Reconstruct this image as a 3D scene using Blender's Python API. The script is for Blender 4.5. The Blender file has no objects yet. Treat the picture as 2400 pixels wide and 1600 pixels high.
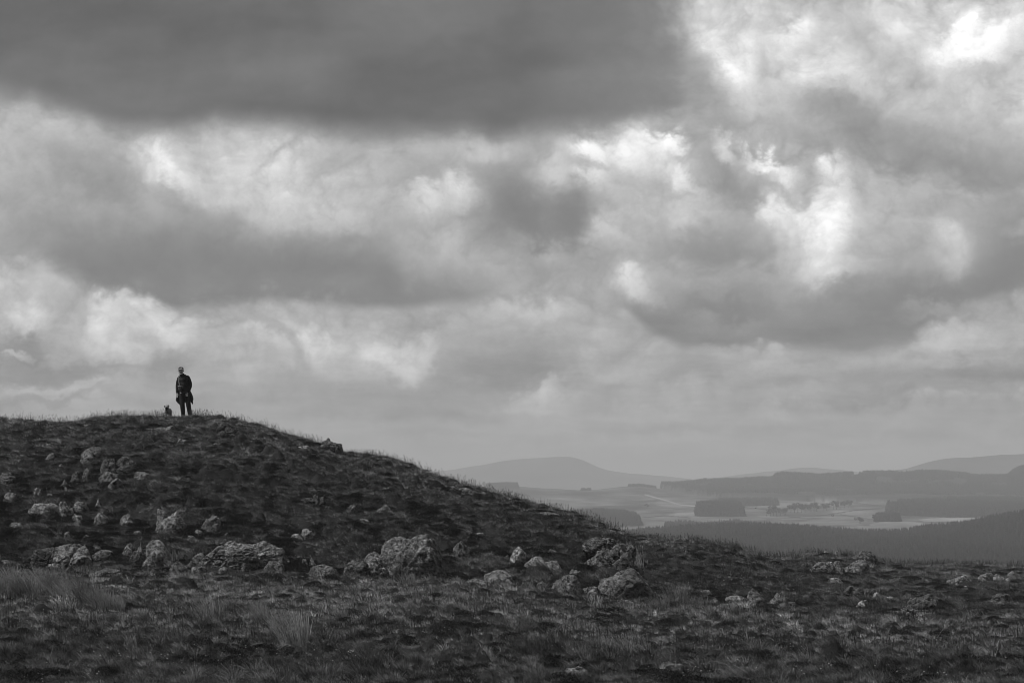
import bpy, bmesh, math, random
import numpy as np
from mathutils import Vector, Matrix, noise as mnoise

# ------------------------------------------------------------------ camera
# Pixel coordinates below are those of a 2400 x 1600 frame; eye level is at row 1130.
FOC = 6667.0          # focal length in those pixels (100 mm on 36 mm)
HZ = 1130.0
cam_d = bpy.data.cameras.new('camera')
cam_d.lens = 100.0
cam_d.sensor_width = 36.0
cam_d.shift_y = (HZ - 800.0) / 2400.0
cam_d.clip_start = 0.5
cam_d.clip_end = 60000.0
cam = bpy.data.objects.new('camera', cam_d)
bpy.context.scene.collection.objects.link(cam)
cam.location = (0, 0, 0)
cam.rotation_euler = (math.radians(90), 0, 0)
bpy.context.scene.camera = cam
scene = bpy.context.scene
scene.view_settings.view_transform = 'Standard'
scene.view_settings.look = 'None'
scene.view_settings.gamma = 1
scene.view_settings.exposure = 0.0
scene.cycles.pixel_filter_type = 'BLACKMAN_HARRIS'
scene.cycles.filter_width = 0.9
scene.cycles.use_denoising = True
scene.cycles.volume_bounces = 1
scene.cycles.max_bounces = 6
scene.cycles.transparent_max_bounces = 8

# ------------------------------------------------------------------ sun and sky
SKY_GAIN = 10.0
HAZE = 1.4e-4
SUN_EL, SUN_AZ = 56.0, -105.0      # azimuth measured clockwise from the view direction (+Y)
sun_d = bpy.data.lights.new('sun', 'SUN')
sun_d.energy = 3.2
sun_d.angle = math.radians(4)
sun_d.color = (1.0, 1.0, 1.0)
sun = bpy.data.objects.new('sun', sun_d)
scene.collection.objects.link(sun)
_sd = Vector((math.sin(math.radians(SUN_AZ)) * math.cos(math.radians(SUN_EL)),
              math.cos(math.radians(SUN_AZ)) * math.cos(math.radians(SUN_EL)),
              math.sin(math.radians(SUN_EL))))
sun.rotation_euler = _sd.to_track_quat('Z', 'Y').to_euler()
sun.location = (20, 60, 60)


class NT:
    """small node-tree writer"""
    def __init__(self, tree):
        self.t = tree
    def n(self, typ, **kw):
        nd = self.t.nodes.new(typ)
        for k, v in kw.items():
            setattr(nd, k, v)
        return nd
    def put(self, sock, v):
        if isinstance(v, bpy.types.NodeSocket):
            self.t.links.new(v, sock)
        else:
            sock.default_value = v
    def m(self, op, a, b=None, c=None, clamp=False):
        nd = self.n('ShaderNodeMath', operation=op, use_clamp=clamp)
        self.put(nd.inputs[0], a)
        if b is not None: self.put(nd.inputs[1], b)
        if c is not None: self.put(nd.inputs[2], c)
        return nd.outputs[0]
    def vm(self, op, a, b=None, s=None):
        nd = self.n('ShaderNodeVectorMath', operation=op)
        self.put(nd.inputs[0], a)
        if b is not None: self.put(nd.inputs[1], b)
        if s is not None: self.put(nd.inputs['Scale'], s)
        return nd.outputs[0]
    def ss(self, v, lo, hi, a=0.0, b=1.0, kind='SMOOTHSTEP'):
        nd = self.n('ShaderNodeMapRange', interpolation_type=kind)
        self.put(nd.inputs['Value'], v)
        self.put(nd.inputs['From Min'], lo); self.put(nd.inputs['From Max'], hi)
        self.put(nd.inputs['To Min'], a); self.put(nd.inputs['To Max'], b)
        return nd.outputs[0]
    def lerp(self, a, b, f):
        nd = self.n('ShaderNodeMix', data_type='FLOAT')
        self.put(nd.inputs[0], f); self.put(nd.inputs[2], a); self.put(nd.inputs[3], b)
        return nd.outputs[0]
    def noise(self, vec, scale, detail=2.0, rough=0.5, dist=0.0, color=False, lac=2.0):
        nd = self.n('ShaderNodeTexNoise')
        self.put(nd.inputs['Vector'], vec)
        nd.inputs['Scale'].default_value = scale
        nd.inputs['Detail'].default_value = detail
        nd.inputs['Roughness'].default_value = rough
        nd.inputs['Lacunarity'].default_value = lac
        nd.inputs['Distortion'].default_value = dist
        return nd.outputs['Color' if color else 'Fac']


world = bpy.data.worlds.new("World")
scene.world = world
world.use_nodes = True
wt = world.node_tree
wt.nodes.clear()
W = NT(wt)
tc = W.n('ShaderNodeTexCoord')
sep = W.n('ShaderNodeSeparateXYZ')
wt.links.new(tc.outputs['Generated'], sep.inputs[0])
X, Y, Z = sep.outputs
rad = W.m('MAXIMUM', W.m('SQRT', W.m('ADD', W.m('MULTIPLY', X, X), W.m('MULTIPLY', Y, Y))), 0.05)
U = W.m('MULTIPLY_ADD', W.m('ARCTAN2', X, Y), 66.67, 12.0)      # azimuth, 1 unit = 100 px of the view
V = W.m('MULTIPLY_ADD', W.m('DIVIDE', Z, rad), -66.67, 11.3)    # height above the horizon, downwards
comb = W.n('ShaderNodeCombineXYZ')
wt.links.new(U, comb.inputs[0]); wt.links.new(V, comb.inputs[1])
UV = comb.outputs[0]
# wispy warping of the cloud outlines
n1 = W.vm('SUBTRACT', W.noise(UV, 0.45, 2, 0.5, color=True), (0.5, 0.5, 0.5))
n2 = W.vm('SUBTRACT', W.noise(UV, 1.6, 6, 0.66, color=True), (0.5, 0.5, 0.5))
# billows: rounded lobes with creases between them, in four sizes
lobes = None
base_v = W.vm('ADD', W.vm('MULTIPLY', UV, (0.85, 1.1, 1.0)), W.vm('SCALE', n1, s=0.8))
for sc_, am in ((0.75, 1.0), (1.7, 0.6), (3.6, 0.36), (7.5, 0.2), (15.0, 0.1)):
    t = W.m('MULTIPLY', W.m('ABSOLUTE', W.m('SUBTRACT', W.noise(base_v, sc_, 0, 0.5), 0.5)), 2.6 * am)
    lobes = t if lobes is None else W.m('ADD', lobes, t)
lobes = W.m('SUBTRACT', lobes, 0.86)                     # about -0.7 .. 0.9
lift = W.n('ShaderNodeCombineXYZ')
W.put(lift.inputs[0], W.m('MULTIPLY', lobes, 0.12)); W.put(lift.inputs[1], W.m('MULTIPLY', lobes, 0.36))
warpA = W.vm('ADD', W.vm('ADD', UV, lift.outputs[0]), W.vm('SCALE', n1, s=0.7))
warpA = W.vm('ADD', warpA, W.vm('SCALE', n2, s=0.62))          # strongly torn
warpB = W.vm('ADD', UV, W.vm('SCALE', n1, s=0.55))
warpB = W.vm('ADD', warpB, W.vm('SCALE', n2, s=0.16))          # calm, for the flat cloud bases
sB = W.n('ShaderNodeSeparateXYZ'); wt.links.new(warpB, sB.inputs[0])
UB, VB = sB.outputs[0], sB.outputs[1]
sA = W.n('ShaderNodeSeparateXYZ'); wt.links.new(warpA, sA.inputs[0])
UA, VA = sA.outputs[0], sA.outputs[1]


def curve(sock, pts, lo, hi):
    """piecewise cloud edge: pts of (u px, v px) -> socket giving v/100"""
    fc = W.n('ShaderNodeFloatCurve')
    cm = fc.mapping
    c = cm.curves[0]
    n = [((x / 100 + 10) / 44, (y / 100 + 5) / 20) for x, y in pts]
    while len(c.points) < len(n): c.points.new(0.5, 0.5)
    for p, (x, y) in zip(c.points, n): p.location = (x, y)
    cm.update()
    W.put(fc.inputs['Value'], W.m('MULTIPLY', W.m('ADD', sock, 10), 1 / 44))
    return W.m('MULTIPLY_ADD', fc.outputs[0], 20, -5)


def band(L, top, bot, val, s_top=0.8, s_bot=0.25, op=1.0, torn_top=True):
    """a cloud sheet between two edges: torn above, flat below"""
    e = op
    if top is not None:
        t = curve(U, top, 0, 0)
        e = W.m('MULTIPLY', e, W.ss(W.m('SUBTRACT', VA if torn_top else VB, t), -s_top, s_top))
    if bot is not None:
        b = curve(U, bot, 0, 0)
        e = W.m('MULTIPLY', e, W.ss(W.m('SUBTRACT', b, VB), -s_bot, s_bot))
    return W.lerp(L, val / 255.0 if not isinstance(val, bpy.types.NodeSocket) else val, e)


def blob(L, cx, cy, rx, ry, rot, val, op=0.92, soft=0.95, calm=False):
    """one billow: an ellipse in az/el with a torn edge; rot in degrees, positive turns it down to the right"""
    mp = W.n('ShaderNodeMapping', vector_type='TEXTURE')
    W.put(mp.inputs['Vector'], warpB if calm else warpA)
    mp.inputs['Location'].default_value = (cx / 100, cy / 100, 0)
    mp.inputs['Rotation'].default_value = (0, 0, math.radians(rot))
    mp.inputs['Scale'].default_value = (rx / 100 * 1.38, ry / 100 * 1.38, 1)
    g = W.n('ShaderNodeTexGradient', gradient_type='SPHERICAL')
    wt.links.new(mp.outputs[0], g.inputs[0])
    e = W.ss(g.outputs['Fac'], 0.0, soft, 0.0, op)
    return W.lerp(L, val / 255.0, e)
# Nishita sky behind the cloud cover (seen grey, as everything in this picture)
sky = W.n('ShaderNodeTexSky', sky_type='NISHITA')
sky.sun_disc = False
sky.sun_elevation = math.radians(SUN_EL)
sky.sun_rotation = math.radians(SUN_AZ)
bw = W.n('ShaderNodeRGBToBW')
wt.links.new(sky.outputs[0], bw.inputs[0])

# general cover, everywhere round the horizon, then the clouds of the view
far = W.noise(UV, 0.16, 4, 0.55)
L = W.ss(far, 0.3, 0.7, 0.50, 0.76)
inview = W.m('MULTIPLY', W.ss(W.m('ABSOLUTE', W.m('SUBTRACT', U, 12)), 13, 18, 1, 0), W.ss(V, -4, -1, 0, 1))
near_h = W.ss(V, 5.5, 11.0)
L = W.lerp(L, 0.645, W.m('MAXIMUM', inview, near_h))

BL = [
 # left: layered billows
 (260, 480, 430, 150, 25, 160), (600, 400, 340, 150, 12, 203), (40, 360, 110, 90, 0, 182),
 (110, 290, 150, 55, 12, 186), (230, 425, 150, 50, 32, 152), (420, 470, 90, 40, 30, 148),
 (395, 410, 120, 46, 38, 214), (640, 410, 90, 60, 30, 212), (720, 500, 150, 45, 8, 196),
 (880, 385, 120, 60, 0, 166), (1110, 340, 140, 40, 0, 192), (990, 475, 75, 48, -10, 208), (1090, 455, 60, 40, 0, 206),
 (1040, 560, 100, 50, 0, 176), (160, 560, 140, 60, 10, 152),
 # right upper: bright towers
 (1980, 150, 620, 270, 0, 202), (1700, 110, 130, 150, 10, 222), (1715, 170, 50, 62, 15, 244),
 (1870, 75, 60, 34, -30, 230), (1890, 165, 60, 50, 60, 216), (1800, 170, 36, 120, 0, 192), (2020, 110, 60, 120, -25, 184),
 (2300, 70, 240, 85, -12, 230), (2260, 110, 120, 55, -15, 248), (2140, 30, 80, 60, 0, 208), (2390, 250, 50, 90, 0, 214),
 (2120, 190, 60, 100, -40, 176), (2300, 215, 120, 60, 0, 190),
 # dark diagonal on the right
 (1560, 190, 90, 150, -30, 128), (1640, 215, 60, 110, -40, 158), (1660, 300, 150, 50, 10, 158), (1980, 255, 130, 50, 15, 152),
 (2080, 330, 280, 75, 14, 147), (2260, 400, 240, 55, 8, 143), (1860, 320, 120, 45, 10, 160),
 # bright band and its tail
 (1290, 425, 60, 62, 0, 214), (1450, 355, 165, 58, 14, 226), (1385, 345, 40, 34, 0, 246), (1560, 335, 45, 26, -10, 242),
 (1570, 400, 100, 24, 38, 224), (1390, 420, 55, 30, -20, 224), (1470, 465, 150, 62, 10, 184), (1600, 480, 90, 40, 20, 186),
 (1715, 420, 110, 36, 38, 146), (1685, 350, 46, 22, 52, 216), (1800, 378, 66, 24, 18, 244), (1838, 412, 42, 28, 10, 226),
 (1885, 442, 40, 24, 0, 184), (1946, 405, 44, 40, 10, 246), (1960, 450, 50, 34, 0, 244), (1925, 487, 60, 30, 0, 226),
 (2080, 480, 150, 90, 25, 182), (2200, 500, 90, 110, 30, 166),
 (1905, 520, 130, 70, 4, 222), (1925, 575, 105, 90, -12, 228), (1945, 640, 70, 46, 0, 212), (1945, 545, 60, 50, 0, 238), (1815, 510, 50, 30, 20, 214), (2010, 590, 60, 80, 0, 176),
 (1450, 530, 110, 60, 10, 186), (1605, 530, 34, 44, 0, 194), (1660, 590, 120, 70, 0, 141), (1560, 620, 70, 40, 0, 164),
 (2205, 570, 60, 60, -18, 190), (2235, 625, 60, 60, 0, 196), (2350, 590, 100, 120, 0, 138), (2390, 540, 60, 30, 0, 164),
 (1230, 495, 135, 115, 20, 124), (1340, 510, 60, 75, 0, 128),
 (1290, 590, 60, 30, 0, 170), (1235, 715, 140, 32, 0, 188), (1490, 672, 46, 34, 10, 208),
]
for b in BL:
    L = blob(L, *b)

# middle dark sheet with its flat base
L = blob(L, 330, 590, 300, 90, 5, 146)
L = band(L, [(-1000, 900), (60, 700), (160, 580), (300, 570), (480, 545), (620, 545), (780, 550), (900, 580), (960, 640), (1120, 665), (1180, 700), (3400, 1200)],
         [(-1000, 600), (60, 600), (150, 660), (260, 690), (380, 717), (500, 720), (640, 712), (720, 712), (800, 720), (1000, 712), (1120, 690), (1200, 660), (1300, 600), (3400, 300)],
         127, 0.75, 0.16, 0.95)
# right dark band
L = band(L, [(-1000, 1200), (1300, 900), (1450, 700), (1600, 690), (1750, 680), (1900, 690), (2100, 650), (2260, 640), (2420, 560), (3400, 500)],
         [(-1000, 300), (1300, 600), (1440, 690), (1540, 780), (1620, 812), (1750, 800), (1900, 812), (2150, 806), (2230, 740), (2300, 700), (2420, 690), (3400, 690)],
         129, 0.5, 0.18, 0.92)
BL2 = [
 (1680, 755, 130, 26, 8, 144), (2180, 722, 120, 24, 0, 150), (2250, 790, 130, 50, -12, 178), (2380, 740, 80, 50, 0, 168),
 (2290, 875, 190, 40, 0, 138), (1960, 870, 150, 36, 0, 150), (2100, 915, 260, 22, -2, 146), (1620, 860, 90, 45, 0, 150), (1780, 820, 120, 22, 8, 172),
 (1130, 850, 190, 62, 0, 146), (1260, 930, 100, 34, -8, 186), (1280, 905, 22, 40, 20, 200), (1400, 860, 60, 40, 30, 176), (1430, 905, 44, 36, 30, 156),
 # left lower bright billows
 (60, 700, 130, 90, 0, 186), (70, 735, 46, 36, 0, 204), (560, 800, 460, 90, 0, 184), (270, 725, 70, 36, 20, 206), (260, 790, 60, 40, 0, 198),
 (385, 755, 110, 44, 25, 206), (300, 840, 80, 40, 0, 190), (640, 770, 90, 20, 35, 160), (750, 795, 60, 40, 0, 210), (920, 830, 80, 50, 20, 204),
 (580, 880, 80, 40, 0, 184), (720, 860, 26, 60, -20, 160), (1000, 810, 30, 50, 0, 188),
 (60, 805, 75, 40, 0, 136), (45, 812, 34, 14, 0, 176), (130, 865, 210, 28, 0, 140), (120, 932, 190, 18, 0, 147), (400, 850, 70, 46, -20, 144),
 (930, 935, 230, 52, 0, 147), (700, 905, 120, 34, 0, 160), (150, 905, 150, 14, 0, 172),
 (1000, 1010, 200, 14, 0, 158), (1480, 960, 240, 20, 0, 170), (1500, 1000, 260, 14, 0, 158), (1810, 965, 60, 16, 0, 174), (2100, 1000, 240, 30, 0, 158),
]
for b in BL2:
    L = blob(L, *b, op=0.95, soft=0.8)
# top sheet: large, dark, flat-based
slab = W.ss(W.noise(W.vm('MULTIPLY', warpB, (0.45, 1.3, 1.0)), 0.35, 4, 0.5), 0.3, 0.7, 103 / 255, 124 / 255)
slab = W.lerp(slab, 134 / 255, W.ss(UB, 11.5, 16.5))
slab = W.m('MULTIPLY', slab, W.ss(V, -12, -3, 1.9, 1.0))
top_bot = [(-1000, 300), (-200, 225), (60, 228), (150, 262), (260, 288), (350, 305), (430, 308), (500, 285), (640, 282), (800, 298), (1000, 312), (1200, 318),
           (1350, 302), (1450, 300), (1550, 270), (1650, 240), (3400, 200)]
reach = curve(V, [(-1000, 1100), (-300, 700), (-100, 620), (80, 605), (150, 640), (230, 600), (300, 500), (500, 400), (3400, 300)], 0, 0)
right = W.ss(W.m('SUBTRACT', W.m('ADD', reach, 10.1), UA), -0.4, 1.0)
right = W.m('MULTIPLY', right, W.ss(W.m('SUBTRACT', curve(U, top_bot, 0, 0), VB), -0.5, 0.42))
L = W.lerp(L, slab, right)
# billow detail: strong in the bright clouds, faint in the dark sheets
det = W.noise(warpA, 0.9, 6, 0.6)
det2 = W.noise(warpB, 3.2, 6, 0.68)
strat = W.noise(W.vm('MULTIPLY', warpB, (0.30, 1.9, 1.0)), 0.9, 4, 0.6)
dd = W.m('ADD', W.m('SUBTRACT', det, 0.5), W.m('MULTIPLY', W.m('SUBTRACT', det2, 0.5), 0.55))
dd = W.m('ADD', W.m('MULTIPLY', dd, 0.6), W.m('MULTIPLY', lobes, 0.25))
amp = W.ss(L, 0.47, 0.85, 0.04, 0.42, 'LINEAR')
amp = W.m('MULTIPLY', amp, W.ss(V, 8.5, 11.0, 1.0, 0.25))
L = W.m('ADD', L, W.m('MULTIPLY', dd, amp))
L = W.m('ADD', L, W.m('MULTIPLY', W.m('SUBTRACT', strat, 0.5), W.ss(V, 6.0, 9.5, 0.0, 0.26)))
up_ = W.ss(V, -9.0, -2.5, 0.80, 1.0)                # unseen sky above the frame dimmed to cut ambient fill
L = W.m('MULTIPLY', L, up_)
L = W.m('ADD', L, W.m('MULTIPLY', W.m('SUBTRACT', L, 0.60), W.ss(V, 7.5, 11.0, 0.28, 0.06)))     # more contrast aloft
lin = W.m('POWER', W.m('MAXIMUM', L, 0.02), 2.25)
lin = W.m('MULTIPLY', lin, 1.06)
# the cloud tops let the sky through a little; scaled for a background strength of 0.1
skyl = W.m('MULTIPLY', bw.outputs[0], 0.02)
tot = W.m('ADD', W.m('MULTIPLY', lin, SKY_GAIN), skyl)
bg = W.n('ShaderNodeBackground')
wt.links.new(tot, bg.inputs['Color'])
bg.inputs['Strength'].default_value = 0.1
wo = W.n('ShaderNodeOutputWorld')
wt.links.new(bg.outputs[0], wo.inputs['Surface'])
world.cycles.sampling_method = 'MANUAL'
world.cycles.sample_map_resolution = 256

# ------------------------------------------------------------------ noise in numpy (for terrain and scattering)
def _hash(ix, iy, seed):
    h = (ix.astype(np.int64) * 374761393 + iy.astype(np.int64) * 668265263 + seed * 1442695041) & 0xffffffff
    h = ((h ^ (h >> 13)) * 1274126177) & 0xffffffff
    return (h ^ (h >> 16)) & 0xffffffff

def gnoise(x, y, seed=0):
    x = np.asarray(x, float); y = np.asarray(y, float)
    ix = np.floor(x); iy = np.floor(y); fx = x - ix; fy = y - iy
    u = fx * fx * fx * (fx * (fx * 6 - 15) + 10); v = fy * fy * fy * (fy * (fy * 6 - 15) + 10)
    def g(dx, dy):
        a = _hash(ix + dx, iy + dy, seed) / 4294967296.0 * 2 * np.pi
        return np.cos(a) * (fx - dx) + np.sin(a) * (fy - dy)
    a = g(0, 0) * (1 - u) + g(1, 0) * u
    b = g(0, 1) * (1 - u) + g(1, 1) * u
    return (a * (1 - v) + b * v) * 1.5

def fbm(x, y, octv=4, seed=0, gain=0.5):
    s = 0; a = 1.0; t = 0
    for k in range(octv):
        s = s + a * gnoise(x, y, seed + k * 17); t += a
        x = x * 2.03 + 5.1; y = y * 2.03 - 3.7; a *= gain
    return s / t

def sstep(a, b, v):
    t = np.clip((np.asarray(v, float) - a) / (b - a), 0, 1)
    return t * t * (3 - 2 * t)

# ------------------------------------------------------------------ the hillside
CREST = np.array([(-1500, 1040), (-600, 1000), (-200, 984), (0, 978), (71, 983), (158, 987), (217, 979), (268, 972), (332, 970), (390, 974), (430, 974), (477, 974),
  (523, 976), (561, 984), (615, 995), (643, 1004), (691, 1017), (740, 1034), (793, 1058), (850, 1062), (883, 1064), (934, 1077), (977, 1094),
  (1023, 1109), (1051, 1117), (1102, 1137), (1138, 1144), (1179, 1155), (1209, 1167), (1255, 1176), (1306, 1188), (1357, 1202), (1388, 1214), (1434, 1232),
  (1459, 1244), (1500, 1253), (1536, 1258), (1600, 1262), (1653, 1265), (1710, 1272), (1775, 1293), (1825, 1303), (1867, 1301), (1902, 1295), (1940, 1293),
  (1978, 1296), (2005, 1301), (2051, 1314), (2112, 1317), (2227, 1320), (2400, 1322), (2700, 1330), (3300, 1345), (4000, 1350)], float)
FOOT = np.array([(-1500, 1345), (0, 1345), (500, 1350), (900, 1358), (1200, 1378), (1400, 1405), (1600, 1425), (1900, 1440), (2200, 1448), (2400, 1450), (4000, 1455)], float)
DC = np.array([(-1500, 98), (0, 99), (430, 100), (900, 97), (1400, 92), (1600, 94), (1860, 99), (1950, 100), (2060, 106), (2400, 122), (4000, 126)], float)
YF = 66.0
GRASS_H = 0.10

def smooth_interp(tab, px, w=14):
    return (np.interp(px - w, tab[:, 0], tab[:, 1]) + 2 * np.interp(px, tab[:, 0], tab[:, 1]) + np.interp(px + w, tab[:, 0], tab[:, 1])) / 4

def ground_smooth(x, y):
    x = np.asarray(x, float); y = np.asarray(y, float)
    ys = np.maximum(y, 30.0)
    px = np.clip(1200 + FOC * x / ys, -1500, 3900)
    rc = smooth_interp(CREST, px) ; rf = smooth_interp(FOOT, px, 60); dc = smooth_interp(DC, px, 60)
    t = np.clip((y - YF) / (dc - YF), 0, 1)
    g = 1 - (1 - t) ** 1.75
    row = rf + (rc - rf) * g
    z_hill = -(row - HZ) / FOC * np.maximum(y, YF)
    over = np.maximum(y - dc, 0)
    z_hill = z_hill - GRASS_H * sstep(0.3, 1, t) - np.where(over < 30, 0.012 * over ** 2, 0.012 * 900 + 0.30 * (over - 30))
    zf = -(rf - HZ) / FOC * YF
    z34 = -2.42
    tb = np.clip((YF - y) / (YF - 34.0), 0, 3)
    z_flat = zf + (z34 - zf) * np.minimum(tb, 1) ** 1.2
    z_flat = np.where(y < 34, z34 + (-1.65 - z34) * sstep(0, 1, (34 - y) / 34), z_flat)
    return np.where(y < YF, z_flat, z_hill)

def tussock(x, y):
    return np.abs(fbm(x / 0.52 + 0.25 * gnoise(x * 2.1, y * 2.1, 4), y / 0.74, 3, 11))

def bumps(x, y):
    """tussocks, hollows and small banks"""
    x = np.asarray(x, float); y = np.asarray(y, float)
    px = 1200 + FOC * x / np.maximum(y, 30)
    slope = sstep(60, 70, y) * (0.45 + 0.55 * sstep(1900, 1300, px))
    a = fbm(x / 1.1, y / 1.5, 3, 3)
    tus = tussock(x, y)
    bank = fbm(x / 3.6 + 0.3 * a, y / 2.0, 3, 23)
    big = fbm(x / 9.0, y / 7.0, 2, 31)
    dc = np.interp(px, DC[:, 0], DC[:, 1])
    calm = (1 - 0.45 * sstep(8, 2, np.abs(y - dc))) * (1 - 0.45 * sstep(1650, 1850, px) * sstep(70, 80, y))
    lip = np.tanh(bank * 5) * 0.5
    rough = sstep(-0.25, 0.25, fbm(x / 7, y / 7, 2, 77))
    mid = np.exp(-((y - 76) / 9.0) ** 2) * sstep(1900, 1500, px)
    fg = sstep(66, 56, y)
    tus = tus + fg * 0.6 * (np.abs(fbm(x / 1.2 + 0.2 * a, y / 1.7, 3, 19)) - 0.1)
    z = (0.16 * a + (0.38 + 0.22 * rough) * (tus - 0.2) * (0.8 + 0.15 * slope) + 0.22 * big * (1 - 0.5 * slope)
         + slope * (0.16 + 0.30 * mid) * lip) * calm
    return z * sstep(2, 12, y)

# pits below some of the rocks are given by the rock list; filled in further down
def ground(x, y):
    return ground_smooth(x, y) + bumps(x, y)

def row_to_y(px, row):
    """distance at which the ground is seen at this row"""
    ys = np.linspace(30, float(np.interp(px, DC[:, 0], DC[:, 1])) , 700)
    xs = (px - 1200) / FOC * ys
    rows = HZ - FOC * ground_smooth(xs, ys) / ys
    k = np.where(rows >= row)[0]
    return float(ys[k[-1]]) if len(k) else 30.0

def link(o, parent=None):
    scene.collection.objects.link(o)
    if parent is not None: o.parent = parent
    return o

def tag(o, label=None, cat=None, group=None, kind=None):
    if label: o['label'] = label
    if cat: o['category'] = cat
    if group: o['group'] = group
    if kind: o['kind'] = kind
    return o

def mesh_from(name, verts, faces, smooth=True):
    me = bpy.data.meshes.new(name)
    verts = np.asarray(verts, np.float32); faces = np.asarray(faces, np.int32)
    me.vertices.add(len(verts)); me.vertices.foreach_set('co', verts.ravel())
    k = faces.shape[1]
    me.loops.add(len(faces) * k); me.loops.foreach_set('vertex_index', faces.ravel())
    me.polygons.add(len(faces))
    me.polygons.foreach_set('loop_start', np.arange(0, len(faces) * k, k, dtype=np.int32))
    me.polygons.foreach_set('loop_total', np.full(len(faces), k, np.int32))
    me.polygons.foreach_set('use_smooth', np.full(len(faces), smooth))
    me.update(calc_edges=True)
    return me

def grid_mesh(name, Xg, Yg, Zg):
    r, c = Xg.shape
    idx = np.arange(r * c).reshape(r, c)
    f = np.stack([idx[:-1, :-1], idx[:-1, 1:], idx[1:, 1:], idx[1:, :-1]], -1).reshape(-1, 4)
    return mesh_from(name, np.stack([Xg, Yg, Zg], -1).reshape(-1, 3), f)

def new_mat(name):
    m = bpy.data.materials.new(name); m.use_nodes = True
    m.node_tree.nodes.clear()
    return m, NT(m.node_tree)

def finish(m, N, col, rough=0.9, spec=0.2, bump=None, bstr=0.5, bdist=0.02, transl=None):
    p = N.n('ShaderNodeBsdfPrincipled')
    N.put(p.inputs['Base Color'], col if isinstance(col, bpy.types.NodeSocket) else (col, col, col, 1))
    N.put(p.inputs['Roughness'], rough)
    p.inputs['Specular IOR Level'].default_value = spec
    if bump is not None:
        b = N.n('ShaderNodeBump'); b.inputs['Strength'].default_value = bstr; b.inputs['Distance'].default_value = bdist
        N.put(b.inputs['Height'], bump); N.put(p.inputs['Normal'], b.outputs[0])
    out = N.n('ShaderNodeOutputMaterial')
    sh = p.outputs[0]
    if transl:
        t = N.n('ShaderNodeBsdfTranslucent'); N.put(t.inputs[0], col if isinstance(col, bpy.types.NodeSocket) else (col, col, col, 1))
        mx = N.n('ShaderNodeMixShader'); mx.inputs[0].default_value = transl
        N.put(mx.inputs[1], sh); N.put(mx.inputs[2], t.outputs[0]); sh = mx.outputs[0]
    N.put(out.inputs['Surface'], sh)
    return m

def flat_mat(name, v, rough=0.85, spec=0.2, var=0.15, scale=20):
    m, N = new_mat(name)
    g = N.n('ShaderNodeTexCoord')
    f = N.noise(g.outputs['Object'], scale, 3, 0.6)
    c = N.ss(f, 0.3, 0.7, v * (1 - var), v * (1 + var), 'LINEAR')
    return finish(m, N, c, rough, spec)

# moor ground: peat and matted grass between the tufts
m_ground, N = new_mat('moor ground')
gp = N.n('ShaderNodeNewGeometry').outputs['Position']
f1 = N.noise(gp, 0.35, 4, 0.6); f2 = N.noise(gp, 3.0, 5, 0.65); f3 = N.noise(gp, 30, 3, 0.6)
c = N.ss(f1, 0.3, 0.7, 0.012, 0.030, 'LINEAR')
c = N.m('MULTIPLY', c, N.ss(f2, 0.3, 0.7, 0.55, 1.45, 'LINEAR'))
finish(m_ground, N, c, 0.95, 0.1, bump=N.m('ADD', f2, N.m('MULTIPLY', f3, 0.4)), bstr=0.8, bdist=0.08)

# ------------------------------------------------------------------ rocks
m_rock, N = new_mat('lichened rock')
tco = N.n('ShaderNodeTexCoord').outputs['Object']
oi = N.n('ShaderNodeObjectInfo').outputs['Random']
off = N.vm('ADD', tco, N.vm('SCALE', (13.0, 7.0, 29.0), s=oi))
r1 = N.noise(off, 1.6, 5, 0.65); r2 = N.noise(off, 11.0, 7, 0.75); r3 = N.noise(off, 32.0, 4, 0.7)
ck = N.n('ShaderNodeTexVoronoi', feature='DISTANCE_TO_EDGE')
N.put(ck.inputs['Vector'], N.vm('ADD', off, N.vm('SCALE', N.vm('SUBTRACT', N.noise(off, 3.0, 4, 0.6, color=True), (0.5, 0.5, 0.5)), s=0.55)))
ck.inputs['Scale'].default_value = 3.2
crack = N.ss(ck.outputs['Distance'], 0.0, 0.022)
c = N.ss(r1, 0.32, 0.68, 0.11, 0.24, 'LINEAR')
lich = N.ss(r2, 0.51, 0.58)                                   # pale crusts of lichen
c = N.lerp(c, 0.46, N.m('MULTIPLY', lich, N.m('MULTIPLY', N.ss(r1, 0.40, 0.60, 0.1, 0.95), N.ss(N.m('FRACT', N.m('MULTIPLY', oi, 7.3)), 0, 1, 0.45, 1.0, 'LINEAR'))))
c = N.lerp(c, 0.035, N.m('MULTIPLY', N.ss(r2, 0.495, 0.42), 0.85))   # dark moss and algae
c = N.m('MULTIPLY', c, N.ss(r3, 0.3, 0.7, 0.55, 1.45, 'LINEAR'))
c = N.m('MULTIPLY', c, N.ss(oi, 0, 1, 0.75, 1.05, 'LINEAR'))
tn = N.n('ShaderNodeAttribute', attribute_type='OBJECT'); tn.attribute_name = 'tone'
c = N.m('MULTIPLY', c, tn.outputs['Fac'])
c = N.m('MULTIPLY', c, N.ss(crack, 0, 1, 0.4, 1.0, 'LINEAR'))
hh = N.m('ADD', N.m('MULTIPLY', r2, 0.6), N.m('MULTIPLY', r3, 0.25))
hh = N.m('ADD', hh, N.m('MULTIPLY', crack, 0.7))
finish(m_rock, N, c, 0.95, 0.15, bump=hh, bstr=1.0, bdist=0.07)

_ico = {}
def ico(sub):
    if sub not in _ico:
        bm = bmesh.new(); bmesh.ops.create_icosphere(bm, subdivisions=sub, radius=1.0)
        _ico[sub] = (np.array([v.co[:] for v in bm.verts]), np.array([[v.index for v in f.verts] for f in bm.faces]))
        bm.free()
    return _ico[sub]

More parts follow.
